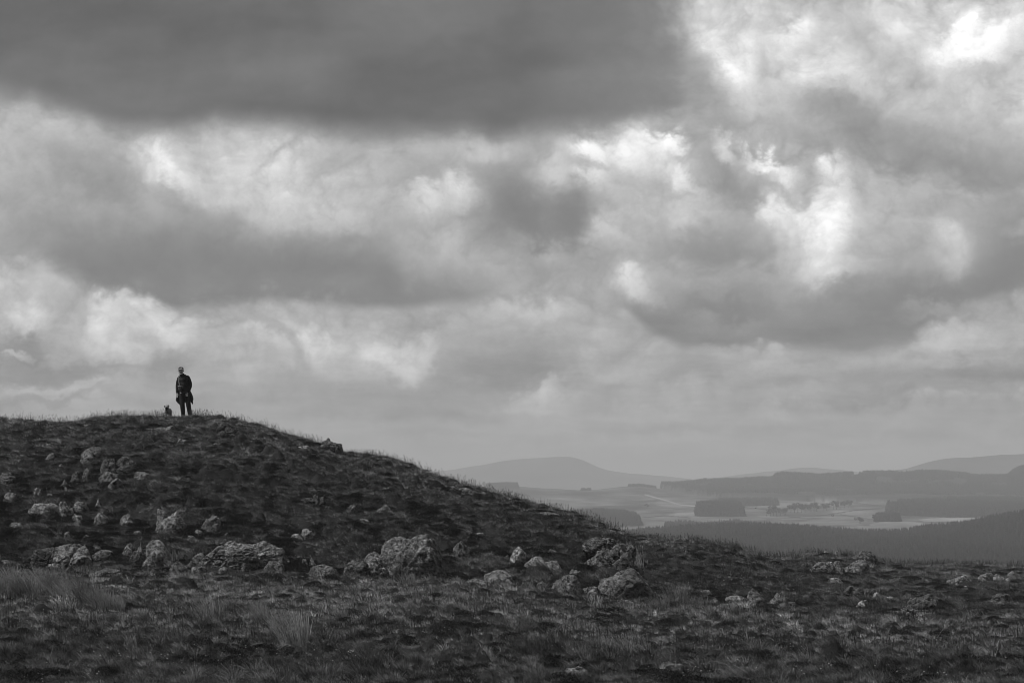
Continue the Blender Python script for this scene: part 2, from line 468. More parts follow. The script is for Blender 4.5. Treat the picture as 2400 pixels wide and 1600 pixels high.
def vnoise3(p, s, seed):
    """3-D noise from three planar ones (vectorised)"""
    return (gnoise(p[:, 0] * s + seed, p[:, 1] * s + p[:, 2] * s * 0.7, seed) + gnoise(p[:, 1] * s - seed, p[:, 2] * s + p[:, 0] * s * 0.6, seed + 5)
            + gnoise(p[:, 2] * s, p[:, 0] * s - p[:, 1] * s * 0.8, seed + 9)) / 2.2

def rock_shape(rng, w, h, dep, form, lean, sub):
    """verts of one boulder, base at z=0 (it continues below): a block cut by random planes, weathered"""
    v, f = ico(sub)
    d = v / np.linalg.norm(v, axis=1)[:, None]
    n = 11 if form != 'dome' else 20
    nr = rng.normal(size=(n, 3)); nr[:, 2] = nr[:, 2] * 0.8 + 0.1
    nr /= np.linalg.norm(nr, axis=1)[:, None]
    ds = rng.uniform(0.72, 1.0, n) if form != 'dome' else rng.uniform(0.86, 1.02, n)
    dot = d @ nr.T
    r = np.where(dot > 0.15, ds / np.maximum(dot, 0.15), 9)
    k = 18.0 if form == 'dome' else 36.0
    rr = -np.log(np.exp(-k * r).sum(1) + math.exp(-k * 1.12)) / k
    p = d * rr[:, None]
    if form == 'slab':
        p[:, 2] = np.sign(p[:, 2]) * np.abs(p[:, 2]) ** 0.7
    if form == 'wedge':
        p[:, 2] *= np.clip(1.0 - 0.55 * (p[:, 0] * (1 if lean < 0 else -1) * -1), 0.35, 1.5) / 1.2
    if form == 'point':
        s = np.clip(1.05 - 0.75 * np.maximum(p[:, 2], 0), 0.2, 1.1)
        p[:, 0] *= s; p[:, 1] *= s
    seed = int(rng.integers(1, 5000))
    nn = vnoise3(p, 1.3, seed) * 0.16 + vnoise3(p, 3.1, seed + 1) * 0.06 + vnoise3(p, 7.0, seed + 2) * 0.035
    cr = 1 - np.clip(np.abs(vnoise3(p, 1.7, seed + 3)) / 0.09, 0, 1)     # splits running through the block
    cr2 = 1 - np.clip(np.abs(vnoise3(p, 3.4, seed + 6)) / 0.12, 0, 1)
    lay = np.abs(((p[:, 2] * 2.6 + 0.5 * vnoise3(p, 1.0, seed + 8)) % 1.0) - 0.5) * 2   # bedding
    m_ = int(rng.integers(5, 9)) if form != 'dome' else int(rng.integers(4, 7))     # blocks between the joints
    sd = rng.normal(size=(m_, 3)); sd /= np.linalg.norm(sd, axis=1)[:, None]; sd *= rng.uniform(0.5, 0.95, (m_, 1))
    pw = p + 0.10 * np.stack([vnoise3(p, 2.2, seed + 20), vnoise3(p, 2.2, seed + 24), vnoise3(p, 2.2, seed + 28)], -1)
    dd_ = np.sort(np.linalg.norm(pw[:, None, :] - sd[None], axis=2), axis=1)
    own = np.argmin(np.linalg.norm(pw[:, None, :] - sd[None], axis=2), axis=1)
    edge = np.clip(1 - (dd_[:, 1] - dd_[:, 0]) / 0.05, 0, 1)
    offs = rng.uniform(-0.13, 0.03, m_) * (0.28 if form == 'dome' else 1.0)
    nn = nn + offs[own] - 0.11 * edge * (0.7 if form == 'dome' else 1.0)
    nn = nn - (0.08 * cr + 0.055 * cr2 + 0.05 * (lay > 0.82)) * (0.45 if form == 'dome' else 1.0)
    p = p + d * nn[:, None]
    up = np.maximum(p[:, 2], 0)
    p[:, 0] += lean * up * 0.45
    top = p[:, 2].max(); xm, xM = p[:, 0].min(), p[:, 0].max()
    q = p.copy()
    q[:, 0] = (p[:, 0] - (xm + xM) / 2) / ((xM - xm) / 2) * w / 2
    q[:, 1] = p[:, 1] * dep / 2
    q[:, 2] = np.where(p[:, 2] > 0, p[:, 2] / top * h, p[:, 2] * max(h * 0.7, 0.25 * w))
    return q, f

FOOTPRINTS = []     # (x, y, rx, ry) where no grass grows
def place_rock(spec, rng):
    """spec: px centre, base row, width px, height px, form, lean, label [, lobes]"""
    px, row, w, h, form, lean, label = spec[:7]
    if px > 1850 and row < 1440: w, h = w * 1.08 + 1, h + 4       # standing clear of the grass on the far moor
    lobes = spec[7] if len(spec) > 7 else None
    y = row_to_y(px, row - 2)
    sc_ = y / FOC
    if w > 100: w, h = w * 1.07, h * 1.04
    x = (px - 1200) * sc_
    wm, hm = (w * 1.12 + 2) * sc_, (h * 1.0 + min(2.0, h * 0.08)) * sc_
    dep = wm * (0.8 if form != 'slab' else 0.9)
    dep = max(dep, hm * 0.7)
    yc = y + dep * 0.30
    z = -(row - HZ) * sc_
    big = wm > 0.9
    vs, fs, n0 = [], [], 0
    parts = lobes or [(0.0, 0.0, 1.0, 1.0)]
    for (ox, oz, fw, fh) in parts:            # offsets and sizes as fractions of the whole
        sub = 6 if (wm * fw > 0.75) else (5 if wm * fw > 0.35 else 4)
        if big and not lobes and wm > 1.5: sub = 6
        q, f = rock_shape(rng, wm * fw, hm * fh, dep * (fw ** 0.7), form, lean * (1 if not lobes else rng.uniform(-1, 1)), sub)
        q[:, 0] += ox * wm; q[:, 2] += oz * hm
        q[:, 1] += oz * hm * 0.9 + rng.uniform(-0.1, 0.1) * dep
        vs.append(q); fs.append(f + n0); n0 += len(q)
    me = mesh_from('rock', np.concatenate(vs), np.concatenate(fs))
    me.materials.append(m_rock)
    o = link(bpy.data.objects.new('rock' if not lobes else 'rock_outcrop', me))
    o.location = (x, yc, z)
    tag(o, label, 'rock', 'grey rocks scattered over the moor')
    lw = label.lower()
    o['tone'] = 0.5 if 'dark' in lw.split(' of ')[0][:30] and 'pale' not in lw[:20] else (0.72 if ('dull' in lw or 'grey' in lw or 'weathered' in lw) else (1.0 if ('pale' in lw or 'bright' in lw or 'white' in lw) else 0.80))
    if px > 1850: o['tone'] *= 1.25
    if 'greatest boulder of all' in lw: o['tone'] = 0.8
    FOOTPRINTS.append((x, yc, wm * 0.46, dep * 0.40))
    return o

R = 'grey rock '
ROCKS = [
 # --- upper hillside under the walker
 (368, 1013, 70, 13, 'slab', 0.3, 'flat pale broken outcrop in the grass just below the dog', [(-.3, 0, .45, .7), (.05, .1, .4, .8), (.35, .25, .35, .9)]),
 (425, 1044, 24, 15, 'block', 0.4, 'small pale rock on the upper slope straight below the walker\'s legs'),
 (528, 1026, 42, 36, 'block', 0.2, 'dark ragged outcrop near the crest right of the walker', [(-.25, .45, .5, .5), (.1, .25, .6, .45), (-.1, 0, .7, .45), (.3, 0, .35, .3)]),
 (506, 1045, 18, 7, 'slab', 0.0, 'tiny flat stone below the dark ragged outcrop right of the walker'),
 (110, 1050, 24, 11, 'slab', 0.0, 'low grassed-over stone high on the left slope above the big pale boulder'),
 (218, 1087, 60, 39, 'dome', 0.15, 'large pale-topped square boulder high on the left slope'),
 (277, 1110, 76, 42, 'block', 0.1, 'dark cracked outcrop just right of the pale-topped square boulder', [(-.28, 0, .5, .85), (.08, .35, .45, .6), (.3, .15, .35, .6), (.1, 0, .5, .45)]),
 (116, 1079, 22, 17, 'wedge', -0.5, 'thin slanting stone left of the pale-topped square boulder'),
 (142, 1094, 10, 7, 'block', 0.0, 'tiny bright stone below the thin slanting stone'),
 (192, 1131, 50, 31, 'block', 0.2, 'dark two-humped rock on the left slope below the square boulder', [(-.2, 0, .6, .85), (.2, .05, .5, 1.0)]),
 (253, 1131, 42, 25, 'dome', -0.2, 'rounded dull rock below the dark cracked outcrop'),
 (269, 1144, 32, 23, 'slab', 0.4, 'pale-topped rock poking out under the rounded dull rock'),
 (333, 1121, 36, 15, 'slab', 0.0, 'flat pale-edged rock alone on the slope left of the middle'),
 (150, 1138, 14, 14, 'point', 0.1, 'small upright pale stone on the left slope'),
 (154, 1150, 8, 10, 'point', 0.0, 'tiny stone directly under the small upright pale stone'),
 (88, 1166, 20, 22, 'block', -0.1, 'pale block near the left edge, upper of a pair'),
 (114, 1168, 14, 11, 'block', 0.2, 'little pale block, lower right one of a pair near the left edge'),
 (25, 1178, 30, 25, 'block', -0.2, 'boulder at the left edge of the picture halfway down the slope'),
 (24, 1181, 8, 8, 'dome', 0, 'tiny white stone at the foot of the left-edge boulder'),
 (12, 1132, 46, 24, 'slab', 0.0, 'weathered turf-capped rock at the left edge high on the slope'),
 (108, 1213, 78, 37, 'slab', 0.35, 'long pale leaning slab on the left slope', [(-.2, .15, .65, .75), (.12, 0, .6, .9), (.38, .55, .22, .45)]),
 (154, 1212, 34, 25, 'slab', 0.3, 'overhanging rock tight against the right end of the long pale slab'),
 (186, 1203, 36, 27, 'block', -0.1, 'smooth square pale boulder right of the long leaning slab'),
 (180, 1221, 22, 16, 'block', 0, 'dull stone under the smooth square pale boulder'),
 (231, 1195, 18, 25, 'point', -0.2, 'narrow pointed pale stone standing on the left slope'),
 (237, 1232, 34, 29, 'block', 0.0, 'knobbly pale rock with a split below the narrow pointed stone'),
 (297, 1231, 34, 25, 'block', 0.3, 'pale rock set in a round turf hollow on the left slope'),
 (182, 1234, 24, 17, 'block', 0.2, 'grey stone low between the long slab and the knobbly split rock'),
 (138, 1214, 12, 8, 'dome', 0, 'small stone at the dark gap below the long leaning slab'),
 (322, 1251, 16, 7, 'slab', 0.0, 'small pale chip of stone below the turf hollow'),
 (310, 1264, 9, 6, 'dome', 0.0, 'tiny pale pebble below the small pale chip'),
 (160, 1260, 17, 14, 'block', 0.0, 'small grey lump in the heather left of centre of the left slope'),
 (203, 1265, 20, 11, 'wedge', 0.3, 'small low wedge stone above the tilted pale block'),
 (85, 1287, 22, 13, 'dome', 0.0, 'small smooth round stone in dark heather above the big left slab'),
 (35, 1240, 30, 16, 'slab', 0.0, 'half-buried crumbly rock near the left edge in dark heather'),
 (397, 1250, 66, 58, 'block', -0.1, 'big craggy pale rock below the walker at mid slope', [(-.32, .52, .34, .45), (.06, .12, .88, .76), (-.08, 0, .80, .6)]),
 (494, 1245, 48, 38, 'block', 0.3, 'smooth pale egg-like boulder right of the big craggy pale rock'),
 (467, 1255, 22, 14, 'dome', 0, 'small round stone below left of the smooth egg-like boulder'),
 (446, 1266, 20, 11, 'dome', 0, 'small stone in the grass below the big craggy pale rock'),
 (531, 1258, 12, 9, 'dome', 0, 'tiny grey stone below right of the smooth egg-like boulder'),
 # --- row of rocks at the foot of the slope, left to right
 (12, 1327, 28, 15, 'slab', 0.2, 'dull low stone at the left edge at the foot of the slope'),
 (106, 1332, 66, 48, 'slab', -0.3, 'left dark half of the big split slab at the foot of the slope'),
 (160, 1336, 104, 58, 'slab', 0.25, 'big pale slab with a sloping top behind the left rush bank'),
 (230, 1318, 50, 28, 'slab', 0.2, 'bright tilted block right of the big sloping slab'),
 (224, 1292, 22, 14, 'dome', 0, 'small round rock sitting behind the bright tilted block'),
 (250, 1297, 26, 9, 'slab', 0, 'thin flat stone right behind the bright tilted block'),
 (330, 1302, 30, 32, 'point', -0.1, 'upper narrow rock of the stack left of the leaning oval boulder'),
 (320, 1318, 32, 28, 'block', 0.0, 'lower square rock of the stack left of the leaning oval boulder'),
 (350, 1328, 34, 22, 'block', 0.0, 'rubble rock half hidden under the leaning oval boulder'),
 (369, 1316, 54, 50, 'dome', -0.5, 'leaning oval boulder at the foot of the slope'),
 (302, 1300, 28, 26, 'dome', 0.0, 'turf-covered rock at the left end of the stack by the oval boulder'),
 (563, 1334, 168, 62, 'slab', 0.0, 'huge long cracked slab at the foot of the slope left of centre',
   [(-.24, .14, .52, .70), (.22, .12, .56, .88), (.0, .2, .5, .74), (.08, 0, .7, .6), (-.13, .62, .2, .38)]),
 (467, 1325, 32, 28, 'dome', 0.0, 'rounded rock wedged at the left end of the huge cracked slab'),
 (417, 1349, 38, 32, 'dome', 0.1, 'pale upright boulder, leftmost of three below the huge cracked slab'),
 (445, 1347, 26, 32, 'block', 0.0, 'dark tall rock, middle of three below the huge cracked slab'),
 (467, 1350, 44, 22, 'slab', -0.2, 'low rock, rightmost of three below the huge cracked slab'),
 (496, 1350, 16, 9, 'slab', 0, 'small flat stone at the end of the three rocks below the huge slab'),
 (522, 1342, 20, 13, 'dome', 0, 'small stone in the shadow under the huge cracked slab'),
 (642, 1343, 46, 28, 'dome', -0.1, 'rounded rock at the lower right end of the huge cracked slab'),
 (667, 1325, 26, 16, 'slab', 0.2, 'shaded ledge stone right of the huge cracked slab'),
 (52, 1363, 60, 21, 'dome', 0.0, 'low pale rock showing through the left rush bank'),
 (97, 1345, 16, 8, 'dome', 0.0, 'tiny pale rock top above the left rush bank'),
 (245, 1363, 78, 30, 'slab', 0.4, 'broad low pale rock right of the left rush bank'),
 (299, 1347, 16, 10, 'dome', 0.0, 'small dark stone right of the broad low pale rock'),
 (359, 1358, 34, 24, 'point', 0.0, 'small rough pyramid-shaped rock in the foreground grass'),
 # --- middle of the slope
 (768, 1059, 60, 32, 'slab', 0.3, 'layered dark boulder jutting out on the skyline', [(-.1, 0, .75, .7), (.1, .25, .75, .6), (.3, 0, .4, .6), (-.02, .72, .15, .28)]),
 (712, 1058, 32, 14, 'slab', 0.1, 'pale broken stone just left below the skyline boulder'),
 (737, 1072, 24, 9, 'slab', 0.0, 'dark flat stone directly below the skyline boulder'),
 (612, 1022, 16, 12, 'wedge', -0.3, 'dark slanting stone on the upper slope right of the walker'),
 (733, 1181, 54, 21, 'block', 0.1, 'dark broken outcrop in the middle of the slope', [(-.2, .1, .6, .6), (.12, 0, .35, 1.0), (.35, .1, .3, .7)]),
 (738, 1158, 30, 12, 'slab', 0.3, 'thin ledge stone above the dark broken outcrop'),
 (822, 1204, 26, 20, 'block', 0.3, 'dull buried rock at mid slope right of the broken outcrop'),
 (902, 1203, 40, 21, 'wedge', -0.5, 'pale wedge-shaped rock alone at mid slope'),
 (853, 1229, 26, 13, 'block', -0.1, 'small pale jagged rock below the wedge-shaped rock'),
 (708, 1265, 48, 25, 'slab', 0.3, 'pale slanting broken rock above the pair of shards', [(-.22, 0, .55, .55), (.18, .2, .55, .8)]),
 (715, 1328, 18, 18, 'point', -0.5, 'left thin shard leaning over at the foot of the slope'),
 (731, 1331, 20, 26, 'point', -0.6, 'right thick pale shard leaning over at the foot of the slope'),
 (759, 1352, 68, 28, 'dome', 0.0, 'low rounded pale boulder in front of the two shards'),
 (834, 1354, 62, 43, 'dome', -0.2, 'round dark boulder just left of the greatest boulder'),
 (946, 1358, 166, 103, 'dome', 0.0, 'greatest boulder of all, mottled and white-topped, at the foot of the slope',
   [(.07, .0, .86, .98), (-.31, .0, .38, .60), (-.08, .50, .40, .42)]),
 (1031, 1361, 22, 22, 'point', 0.2, 'small smooth stone tucked against the right foot of the greatest boulder'),
 (1079, 1306, 44, 37, 'block', 0.1, 'pale rock with a dark notch right above the greatest boulder', [(-.12, 0, .5, .9), (.15, .25, .6, .75)]),
 (1084, 1158, 66, 20, 'slab', -0.3, 'flat pale broken slabs near the right-hand skyline', [(-.3, .45, .4, .5), (.0, .2, .5, .5), (.28, 0, .45, .5)]),
 (1290, 1212, 52, 12, 'slab', -0.8, 'thin pale slab lying along the falling skyline'),
 (1176, 1193, 18, 9, 'slab', -0.3, 'tiny pale stone left of the thin skyline slab'),
 (1120, 1265, 28, 16, 'wedge', -0.4, 'small slanting stone on the slope above the paired boulders'),
 (1214, 1324, 38, 42, 'block', 0.2, 'upright white-flecked rock right of centre at the slope foot'),
 (1188, 1309, 10, 9, 'block', 0, 'tiny pale stone left of the upright white-flecked rock'),
 (1273, 1343, 78, 38, 'dome', -0.3, 'long rounded rock lying right of the upright white-flecked rock', [(-.18, .15, .65, .85), (.2, 0, .6, .75)]),
 (1267, 1304, 24, 11, 'dome', 0, 'small round stone behind the long rounded rock'),
 (1296, 1304, 30, 17, 'wedge', -0.4, 'slanting stone behind the right end of the long rounded rock'),
 (1145, 1374, 100, 36, 'dome', 0.3, 'long low pale-flecked rock on the flat right of the greatest boulder', [(-.25, 0, .55, .5), (.2, .15, .62, .85)]),
 (1200, 1372, 28, 27, 'dome', 0, 'dark rounded end stone right of the long low pale-flecked rock'),
 (1240, 1391, 42, 41, 'point', -0.2, 'peaked grey rock on the flat right of centre'),
 (1269, 1383, 26, 20, 'wedge', -0.3, 'smaller stone leaning on the right of the peaked grey rock'),
 (1327, 1398, 74, 50, 'dome', -0.1, 'smooth dome-shaped pale boulder right of the peaked rock'),
 (1384, 1403, 48, 28, 'slab', -0.2, 'low flat rock between the dome-shaped and the great round boulder'),
 (1352, 1355, 44, 20, 'wedge', 0.6, 'bright sharp shard lying above the dome-shaped boulder'),
 (1430, 1346, 106, 84, 'block', 0.0, 'dark cracked crag built into the slope above the great round boulder',
   [(-.15, .55, .7, .42), (.22, .35, .5, .45), (-.1, .1, .6, .6), (.2, .0, .5, .6), (-.35, 0, .3, .4), (.36, .5, .28, .28)]),
 (1398, 1268, 30, 10, 'slab', -0.2, 'pale flat ledge at the top left of the dark cracked crag'),
 (1465, 1408, 126, 72, 'dome', 0.0, 'great round cracked boulder right of centre'),
 (1450, 1417, 64, 13, 'slab', 0.0, 'low pale ledge in front of the great round cracked boulder'),
 (1436, 1258, 24, 16, 'slab', 0.0, 'pale stone on the falling skyline above the dark crag'),
 (1462, 1254, 14, 12, 'block', 0.0, 'small grey stone beside the pale skyline stone'),
 (1518, 1282, 32, 16, 'slab', -0.9, 'smooth slab running down to the right under the skyline'),
 (1478, 1268, 34, 7, 'slab', -0.8, 'thin flat slab above the smooth slab under the skyline'),
 (1609, 1312, 16, 25, 'point', 0.3, 'small bright pointed stone on the right-hand slope'),
 (1557, 1400, 14, 14, 'point', 0, 'left small stone among the reeds right of the great round boulder'),
 (1586, 1400, 18, 18, 'point', 0.2, 'right small stone among the reeds right of the great round boulder'),
 (1654, 1393, 30, 10, 'slab', -0.3, 'flat pale stone between the reeds and the three leaning rocks'),
 (1677, 1415, 20, 16, 'point', 0.2, 'small grey stone just before the three leaning rocks'),
 (1730, 1421, 60, 25, 'dome', 0.0, 'rounded left rock of the three leaning rocks'),
 (1778, 1431, 54, 51, 'dome', -0.2, 'tall dark middle rock of the three leaning rocks'),
 (1824, 1427, 54, 40, 'wedge', -0.5, 'sloping right rock of the three leaning rocks'),
 (1732, 1436, 88, 21, 'slab', 0.0, 'low whale-backed rock in front of the three leaning rocks'),
 (1857, 1422, 18, 8, 'slab', -0.3, 'small flat stone trailing right of the three leaning rocks'),
 # --- knoll and right-hand moor
 (1930, 1346, 50, 25, 'slab', 0.2, 'pale left slab in the face of the small knoll'),
 (1963, 1347, 30, 28, 'block', -0.1, 'square pale rock in the face of the small knoll'),
 (1999, 1349, 36, 17, 'dome', 0.1, 'pale low rock, lowest in the face of the small knoll'),
 (2014, 1344, 38, 28, 'dome', -0.1, 'rounded rock above the lowest rock of the small knoll'),
 (2030, 1328, 46, 33, 'block', -0.3, 'rock capping the right end of the small knoll'),
 (1961, 1306, 16, 10, 'dome', 0.0, 'small pale stone on top of the small knoll'),
 (1938, 1303, 12, 7, 'slab', 0.0, 'tiny pale flat stone on top of the small knoll'),
 (1952, 1316, 10, 7, 'block', 0.0, 'tiny stone midway down the small knoll'),
 (1895, 1334, 26, 12, 'slab', -0.4, 'dark low stone at the left end of the small knoll'),
 (1962, 1368, 26, 10, 'slab', -0.2, 'pale flat stone in grass below the small knoll'),
 (2014, 1407, 50, 30, 'block', -0.4, 'dark fractured outcrop below the small knoll', [(-.3, .45, .5, .5), (0, .15, .6, .7), (.3, 0, .45, .8)]),
 (2054, 1421, 24, 28, 'wedge', -0.5, 'pale upright stone right of the dark fractured outcrop'),
 (2023, 1430, 26, 19, 'dome', 0.1, 'bright small boulder below the dark fractured outcrop'),
 (2085, 1414, 20, 12, 'wedge', -0.5, 'small bright wedge of stone left of the dark slanting rock'),
 (2154, 1447, 92, 54, 'wedge', -0.6, 'large dark slanting rock alone on the right-hand moor'),
 (2168, 1449, 44, 14, 'slab', -0.3, 'pale skirting stone at the foot of the large dark slanting rock'),
 (2095, 1442, 34, 10, 'slab', 0.0, 'low pale stone left of the large dark slanting rock'),
 (2240, 1377, 36, 20, 'slab', 0.2, 'pale broken rock on the far right moor, left of its pair'),
 (2264, 1374, 26, 22, 'block', 0.0, 'blocky end of the broken rock on the far right moor'),
 (2262, 1383, 10, 6, 'dome', 0.0, 'tiny white stone below the broken rock on the far right moor'),
 (2314, 1367, 32, 20, 'block', 0.1, 'pale-topped rock, left of four small rocks at the right edge'),
 (2345, 1367, 28, 17, 'block', 0.1, 'brightest of four small rocks at the right edge'),
 (2364, 1369, 14, 10, 'dome', 0.0, 'smallest and lowest of four small rocks at the right edge'),
 (2370, 1356, 24, 14, 'wedge', -0.3, 'slanting rock behind the others of four small rocks at the right edge'),
 (2350, 1413, 46, 17, 'slab', -0.2, 'dark low rock in the grass near the right edge'),
 # --- foreground
 (1728, 1544, 12, 20, 'point', 0.2, 'single white pointed stone in the foreground right of centre'),
 (1583, 1596, 68, 50, 'dome', -0.2, 'dark mottled boulder cut by the bottom edge right of centre'),
 (1353, 1592, 64, 28, 'slab', -0.4, 'flat crumbling pale rock at the bottom edge'),
 (1748, 1528, 14, 9, 'dome', 0.0, 'tiny grey pebble right above the single white pointed stone'),
 (518, 1578, 18, 14, 'block', 0.1, 'small white stone in the foreground grass at the bottom left'),
 (386, 1591, 22, 13, 'wedge', -0.5, 'flat pale stone at the bottom edge left of the small white stone'),
 (1069, 1476, 14, 8, 'slab', 0.0, 'tiny pale flat stone in the middle of the foreground'),
 (881, 1492, 8, 8, 'dome', 0.0, 'tiny round pebble in the foreground left of centre'),
 (1967, 1534, 26, 16, 'block', 0.1, 'small crumbly stone in the foreground heather at the right'),
 (890, 1432, 18, 8, 'point', 0.0, 'little grey stone tip showing in foreground grass below the greatest boulder'),
]
rng = np.random.default_rng(7)
rock_objs = [place_rock(s, rng) for s in ROCKS]

# ------------------------------------------------------------------ ground sheet of the moor
FP = np.array(FOOTPRINTS)
def ground(x, y):
    x = np.asarray(x, float); y = np.asarray(y, float)
    b = bumps(x, y)
    keep = np.ones(np.shape(x)); sink = np.zeros(np.shape(x))
    for (rx, ry, a, d) in FP:
        m = (np.abs(x - rx) < a * 3 + 0.8) & (np.abs(y - ry) < d * 4 + 1.2)
        if not m.any(): continue
        dx = (x[m] - rx); dy = (y[m] - ry)
        q = np.sqrt((dx / (a + 0.25)) ** 2 + (dy / (d + 0.35)) ** 2)
        keep[m] = np.minimum(keep[m], sstep(0.9, 2.0, q))
        # a hollow worn in front, turf banked up behind
        fr = np.exp(-((dx / (a + 0.1)) ** 2) - ((dy + d * 1.3 + 0.1) / (0.25 + 0.3 * d)) ** 2)
        bk = np.exp(-((dx / (a * 1.2 + 0.1)) ** 2) - ((dy - d * 1.5 - 0.15) / (0.3 + 0.5 * d)) ** 2)
        sink[m] += (-0.10 * fr + 0.10 * bk) * np.minimum(a, 0.6) * 1.6
    z = ground_smooth(x, y) + b * keep + sink
    for (fx, fy, fr) in ((-11.48, 99.6, 976.0), (-12.0, 99.35, 977.5)):       # trodden level where the walker and the dog stand
        m = np.exp(-((x - fx) / 0.9) ** 2 - ((y - fy) / 1.6) ** 2)
        z = z * (1 - m) + (-(fr - HZ) / FOC * fy) * m
    return z

def near_ground():
    ys = [-60, -30, -14, -6]
    y = 0.0
    while y < 26: ys.append(y); y += 1.6
    while y < 128: ys.append(y); y += 0.085 + 0.0011 * max(y - 28, 0)
    st = 0.5
    while y < 420: ys.append(y); y += st; st *= 1.06
    ys = np.array(ys)
    n = 640
    s = np.linspace(-1.15, 1.15, n)
    e = 1.15 + np.cumsum(np.full(46, 0.012) * 1.16 ** np.arange(46))
    s = np.concatenate([-e[::-1], s, e])
    hw = 0.185 * np.maximum(ys, 22) + 1.0
    Xg = s[None, :] * hw[:, None]
    Xg = np.clip(Xg, -420, 420)
    Yg = np.repeat(ys[:, None], len(s), 1)
    Zg = ground(Xg, Yg)
    return grid_mesh('moor_ground', Xg, Yg, Zg)
me = near_ground(); me.materials.append(m_ground)
g_obj = tag(link(bpy.data.objects.new('ground', me)), kind='structure')

# ------------------------------------------------------------------ vegetation
def blade_cloud(rs, n, h, spread, lean, wid, curl=0.3, rad=0.05, segs=3, taper=0.25):
    """n curved blades from a common foot; returns verts, quads"""
    vs, fs = [], []
    for k in range(n):
        a = rs.uniform(0, 2 * math.pi); r0 = rad * math.sqrt(rs.uniform(0, 1))
        base = np.array([r0 * math.cos(a), r0 * math.sin(a), -0.03])
        out = np.array([math.cos(a), math.sin(a), 0]) * spread * rs.uniform(0.2, 1.0) * (0.35 + r0 / max(rad, 1e-3)) * 0.75
        hh = h * rs.uniform(0.55, 1.0)
        tilt = out + np.array([lean[0], lean[1], 0]) * rs.uniform(0.6, 1.3)
        b = rs.uniform(0, math.pi); side = np.array([math.cos(b), math.sin(b), 0]) * wid * rs.uniform(0.7, 1.3) / 2
        i0 = len(vs)
        for s in range(segs + 1):
            t = s / segs
            c = base + tilt * hh * (t * (1 - curl) + curl * t * t) + np.array([0, 0, hh * (t - 0.35 * curl * t * t * np.linalg.norm(tilt[:2]))])
            w = side * (1 - (1 - taper) * t)
            vs.append(c - w); vs.append(c + w)
        for s in range(segs):
            fs.append((i0 + 2 * s, i0 + 2 * s + 1, i0 + 2 * s + 3, i0 + 2 * s + 2))
    return np.array(vs), np.array(fs)

def plant_mat(name, lo, hi, patch, transl=0.12, psc=0.5, zones=False):
    """leaf colour varies from plant to plant and with the patches of the moor"""
    m, N = new_mat(name)
    gp = N.n('ShaderNodeNewGeometry').outputs['Position']
    f1 = N.noise(gp, psc, 4, 0.6); f2 = N.noise(gp, 2.6, 3, 0.6)
    rnd = N.n('ShaderNodeObjectInfo').outputs['Random']
    c = N.lerp(lo, hi, N.m('POWER', rnd, 3.0))
    sx = N.vm('MULTIPLY', gp, (55.0, 55.0, 6.0))
    bl = N.ss(N.noise(sx, 1.0, 1, 0.5), 0.35, 0.65, 0.5, 1.5, 'LINEAR')       # blade to blade
    c = N.m('MULTIPLY', c, bl)
    k = N.m('MULTIPLY', N.ss(f1, 0.36, 0.66, 1 - patch, 1 + patch, 'LINEAR'), N.ss(f2, 0.36, 0.66, 1 - patch, 1 + patch, 'LINEAR'))
    c = N.m('MULTIPLY', c, k)
    if zones:      # paler sward on the flat below the rocks, darker on the bank and nearest the camera
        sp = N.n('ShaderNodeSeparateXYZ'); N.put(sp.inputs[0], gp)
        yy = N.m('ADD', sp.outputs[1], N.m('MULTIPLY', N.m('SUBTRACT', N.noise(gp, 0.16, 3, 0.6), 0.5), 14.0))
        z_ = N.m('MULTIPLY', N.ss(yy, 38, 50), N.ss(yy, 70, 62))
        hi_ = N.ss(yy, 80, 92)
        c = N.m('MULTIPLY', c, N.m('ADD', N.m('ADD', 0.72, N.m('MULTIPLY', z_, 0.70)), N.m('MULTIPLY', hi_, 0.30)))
    return finish(m, N, c, 0.8, 0.15, transl=transl)

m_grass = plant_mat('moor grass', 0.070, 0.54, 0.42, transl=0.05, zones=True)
m_heath = plant_mat('heather', 0.016, 0.048, 0.3, 0.1)
m_stalk = plant_mat('dry grass stalks', 0.03, 0.10, 0.2)
m_rush = plant_mat('rush', 0.20, 0.38, 0.25, 0.25)
m_flower = flat_mat('small white flower', 0.5, 0.7)

protos = bpy.data.collections.new('plant_kinds')       # sources for the scattering, not part of the scene itself
rs = np.random.default_rng(3)
def proto(name, v, f, mat):
    me = mesh_from(name, v, f, True); me.materials.append(mat)
    o = bpy.data.objects.new(name, me); return o

